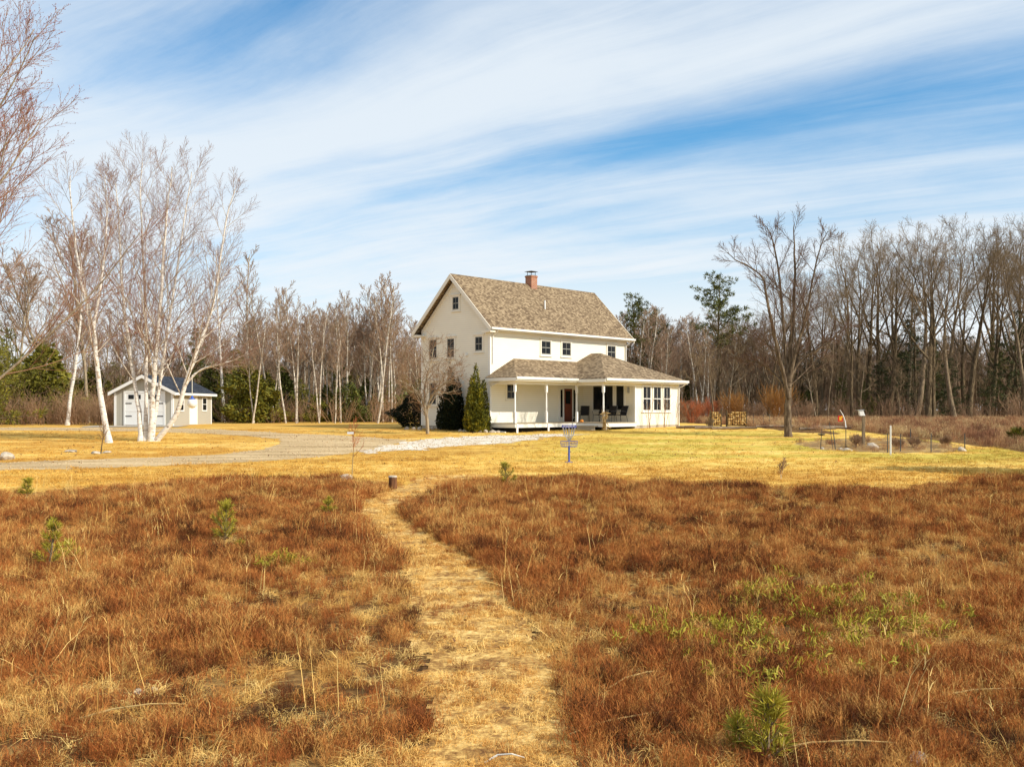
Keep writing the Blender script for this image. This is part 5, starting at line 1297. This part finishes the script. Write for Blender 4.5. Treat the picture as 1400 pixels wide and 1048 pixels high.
# dark woodpile cover and loose logs
lgm = MB().tube([(-.9, 0, .08), (-.3, .02, .09), (.3, -.02, .09), (.9, 0, .08)], [.075, .08, .075, .06], 8)
lgm = lgm.build('fallen_log', M['logbark'], None, True)
spots = [(955, 585, 1.0, .1, 'grey log lying at the left end of the woodpile'), (975, 586.5, 1.2, -.15, 'grey log on the ground in front of the small rack'), (992, 587, 1.0, .25, 'grey log on the ground between the two racks'), (1010, 586.5, 1.2, -.1, 'grey log on the ground in front of the wide rack'), (940, 585.5, .8, -.5, 'short log at the corner of the sunroom bed'),
         (1065, 584.5, 1.6, .0, 'pale log on the lawn left of the maple trunk'), (1098, 581, 1.4, .1, 'grey log behind the maple trunk, farthest back'), (1104, 584.5, 1.6, -.08, 'long grey log just right of the maple trunk'), (1118, 587.5, 1.3, .2, 'grey log among the loose ones nearest the bird bath'), (1135, 582, 1.3, -.2, 'grey log behind the leaning garden stakes'), (1145, 586, 1.1, .35, 'short log next to the flag pole'), (1128, 585, 1.2, .05, 'middle log of the loose heap right of the maple'), (1160, 583, 1.2, -.1, 'log at the right end of the loose heap behind the flag')]
for i, (px, py, s_, rz, lab) in enumerate(spots):
    o = lgm if i == 0 else lgm.copy()
    if i: C.objects.link(o)
    o.location = gp(px, py); o.rotation_euler = (0, 0, rz); o.scale = (s_, 1, 1); tag(o, lab, 'log', 'loose logs by the woods')
# garden posts and stakes
def stake(px, pb, pt, th, m, lab, lean=0.0, name='garden_stake', grp='dark stakes around the garden bed'):
    b = gp(px, pb); h = (pb - pt) * b.y / F
    o = MB().tube([(0, 0, -.1), (lean * h * .5, 0, h * .5), (lean * h, 0, h)], [th, th * .95, th * .9], 6).build(name, m, None); o.location = b
    tag(o, lab, 'post' if 'post' in name else 'stake', grp); return o
stake(1139, 614, 577, .012, M['stakegrey'], 'thin leaning stake right of the bird bath', -.14)
stake(1142.5, 614.5, 588, .022, M['stakegrey'], 'thicker leaning stake beside the thin one by the bird bath', -.13)
stake(1213.5, 619, 592, .02, M['stakegrey'], 'dark stake directly left of the white post')
stake(1231, 617, 592.5, .022, M['stakegrey'], 'dark stake first right of the white post', .02)
stake(1244.5, 608, 586, .022, M['stakegrey'], 'dark stake at the back of the garden bed', .02)
stake(1273, 619, 592, .022, M['stakegrey'], 'dark stake in the middle of the right half of the bed')
stake(1319, 616, 592, .022, M['stakegrey'], 'dark stake at the right end of the garden bed, white stone at its foot')
stake(1217.5, 622, 581.5, .035, M['white'], 'white painted post at the front of the garden bed', 0, 'white_post', None)
for i, px in enumerate((1030, 1044, 1052)): stake(px, 583, 566, .015, M['stakegrey'], ('thin stake right of the firewood', 'thin stake between firewood and golden shrub', 'thin stake nearest the golden fan shrub')[i])
bb = thing('bird_bath', 'dark shallow bird bath bowl on a thin stake', 'bird bath', gp(1121.5, 614)); hh_ = 27 * bb.location.y / F
MB().tube([(0, 0, -.1), (.05, 0, hh_ * .72)], .016, 6).build('stake', M['stakegrey'], bb)
MB().lathe([(.03, 0), (.14, .03), (.17, .07), (.15, .075), (.02, .03)], (.05, 0, hh_ * .70), 14).build('bowl', M['black'], bb, True)
MB().tube([(.05, 0, hh_ * .72), (.07, 0, hh_ * 1.0)], .010, 5).build('perch', M['stakegrey'], bb)
fp = thing('garden_flag', 'red and yellow garden flag hanging from a curved white-topped pole', 'flag', gp(1156.5, 612)); s_ = fp.location.y / F
MB().tube([(0, 0, -.1), (0, 0, 28 * s_)], .018, 6).build('pole', M['stakegrey'], fp)
MB().tube([(0, 0, 28 * s_), (-.03, 0, 36 * s_), (-.13, 0, 45 * s_), (-.27, 0, 52 * s_)], [.018, .022, .02, .015], 7).build('curved_arm', M['white'], fp, True)
fl = MB().box(-.36, -.14, -.01, 0, 36 * s_, 44 * s_).build('cloth', M['red'], fp)
MB().box(-.30, -.20, -.016, -.0105, 37.5 * s_, 42.5 * s_).box(-.22, -.15, -.015, -.0105, 41 * s_, 43.5 * s_).build('emblem', M['yellow'], fl)
wpst = thing('birdhouse_post', 'weathered wooden post with a small tilted white birdhouse on top', 'birdhouse', gp(1180.5, 612)); s_ = wpst.location.y / F
MB().box(-.06, .06, -.06, .06, -.1, 44 * s_).build('post', M['postwood'], wpst)
bh = MB().prism([(-.17, -.1, 44 * s_), (.05, -.1, 44 * s_), (-.05, -.1, 44 * s_ + .26), (-.22, -.1, 44 * s_ + .24)], [(-.17, .1, 44 * s_), (.05, .1, 44 * s_), (-.05, .1, 44 * s_ + .26), (-.22, .1, 44 * s_ + .24)]).build('nest_box', M['white'], wpst)
MB().prism([(-.26, -.13, 44 * s_ + .23), (.0, -.13, 44 * s_ + .25), (.0, -.13, 44 * s_ + .275), (-.26, -.13, 44 * s_ + .255)], [(-.26, .13, 44 * s_ + .23), (.0, .13, 44 * s_ + .25), (.0, .13, 44 * s_ + .275), (-.26, .13, 44 * s_ + .255)]).build('roof', M['galv'], bh)
# dead plants in the bed
for i, (px, py, n, lab) in enumerate(((1170, 612, 14, 'dead brown plant clump left of the wooden post'), (1178, 610, 10, 'dead rust-coloured stalks at the foot of the wooden post'), (1250, 612, 16, 'flattened dead plants at the back of the garden bed'), (1292, 611, 16, 'tan dead grass clump in the right half of the bed'), (1225, 615, 12, 'dark dead stems by the white post'))):
    small_tree('dead_plant', lab, 'dead plant', px, py, .6, .010, n, M['twig_brush'], M['twig_brush' if i != 3 else 'tanstalk'], twP, 0, 'dead plants in the garden bed', .8)
# young pines in the heath
def young_pine(px, py, top, lab, seed, wid=1.0, m='sapling', cat='young pine', tiers=4, nd=.11, dn=1.0):
    b = gp(px, py); H = (py - top) * b.y / F; r = random.Random(seed); g = TreeGen(seed); items = []
    root = thing('young_pine', lab, cat, b, 0, 'young pines in the heath')
    tr, ra = g.line((0, 0, -.05), (r.gauss(0, .04), r.gauss(0, .04), 1), H, .016 + .008 * H, .006, 6, .03, .02); lines = [(tr, ra, 0)]
    def brush(pl, rb, n):
        for q in range(int(n * dn)):
            c, d_, _ = g.at(pl, rb, .25 + .75 * r.random() ** .8)
            v = Vector((r.gauss(0, 1), r.gauss(0, 1), r.gauss(0, 1))).normalized()
            items.append((c, d_ * .9 + v * .75, nd * r.uniform(.8, 1.25), nd * .085))
    brush(tr[3:], ra[3:], int(110 * H + 40))
    for k in range(tiers):
        z = (k + .6) / (tiers + .6); nb = r.randint(4, 6)
        for q in range(nb):
            p, d_, rr = g.at(tr, ra, min(z, .97)); az = 6.28 * q / nb + r.uniform(-.4, .4)
            L = H * (.42 - .26 * z) * wid * r.uniform(.7, 1.25)
            pl, rb = g.line(p, (math.cos(az), math.sin(az), .65 + .5 * z), L, .010, .005, 4, .05, .10); lines.append((pl, rb, 1)); brush(pl, rb, int(90 * L + 40))
    mobj('trunk', tubes_mesh('trunk', lines, M['bark'], (6, 4)), root); mobj('crown', sprays_mesh('crown', items, M[m]), root)
young_pine(306, 742, 684, 'bushiest young pine of the left heath', 1, 1.1, 'sapling')
young_pine(327, 755, 738, 'tiny pine seedling at the right foot of the bushy young pine', 8, 1.1, 'sapling', tiers=2)
young_pine(66, 778, 706, 'pale yellow-green young pine at the far left of the heath', 2, .8)
young_pine(94, 762, 744, 'small pine seedling right of the pale far-left young pine', 9, .9, tiers=2)
young_pine(36, 680, 652, 'small pine at the lawn edge on the far left', 3, 1.1, 'sapling', tiers=3)
young_pine(448, 706, 678, 'small yellowish pine left of the bend in the path', 4, 1.2, tiers=2)
young_pine(694, 668, 630, 'young pine at the heath edge below the porch', 5, 1.1, 'sapling', tiers=3)
young_pine(1048, 1042, 940, 'soft long-needled young pine closest to the bottom edge', 6, .85, nd=.15, tiers=4, dn=.5)
young_pine(1012, 1030, 975, 'small pine shoot left of the soft long-needled young pine', 10, .7, nd=.15, tiers=2, dn=.55)
young_pine(1390, 606, 588, 'low bushy pine in the thicket at the right edge', 7, 2.2, 'arbor', tiers=3, nd=.22)
# fallen branches lying on the heath and lawn
fb = []
for i, (px, py, L, rz, lab) in enumerate(((860, 1000, 1.3, .5, 'pale fallen stem crossing the right foreground heath'), (1140, 1035, 1.2, .12, 'pale fallen stem near the bottom beside the soft young pine'), (870, 940, .9, .75, 'short pale stick in the straw right of the path'), (1360, 960, 1.2, .08, 'thin pale stem at the right edge of the heath'), (180, 985, 1.0, .45, 'pale stick in the straw at the lower left'), (690, 1042, .35, .15, 'white bit of wood on the path at the bottom edge'), (455, 592 + 60, .5, .3, 'grey stick by the stones under the red-twigged sapling'))):
    b = gp(px, py, .10 if i < 5 else .03); r = random.Random(i)
    o = MB().tube([(-L / 2, 0, -.02), (-L / 6, .03, .03), (L / 6, -.02, .05), (L / 2, .02, .0)], [.008, .009, .007, .004], 5).build('fallen_stick', M['rope' if i == 5 else 'tanstalk'], None); o.location = b; o.rotation_euler = (0, 0, rz); tag(o, lab, 'stick')
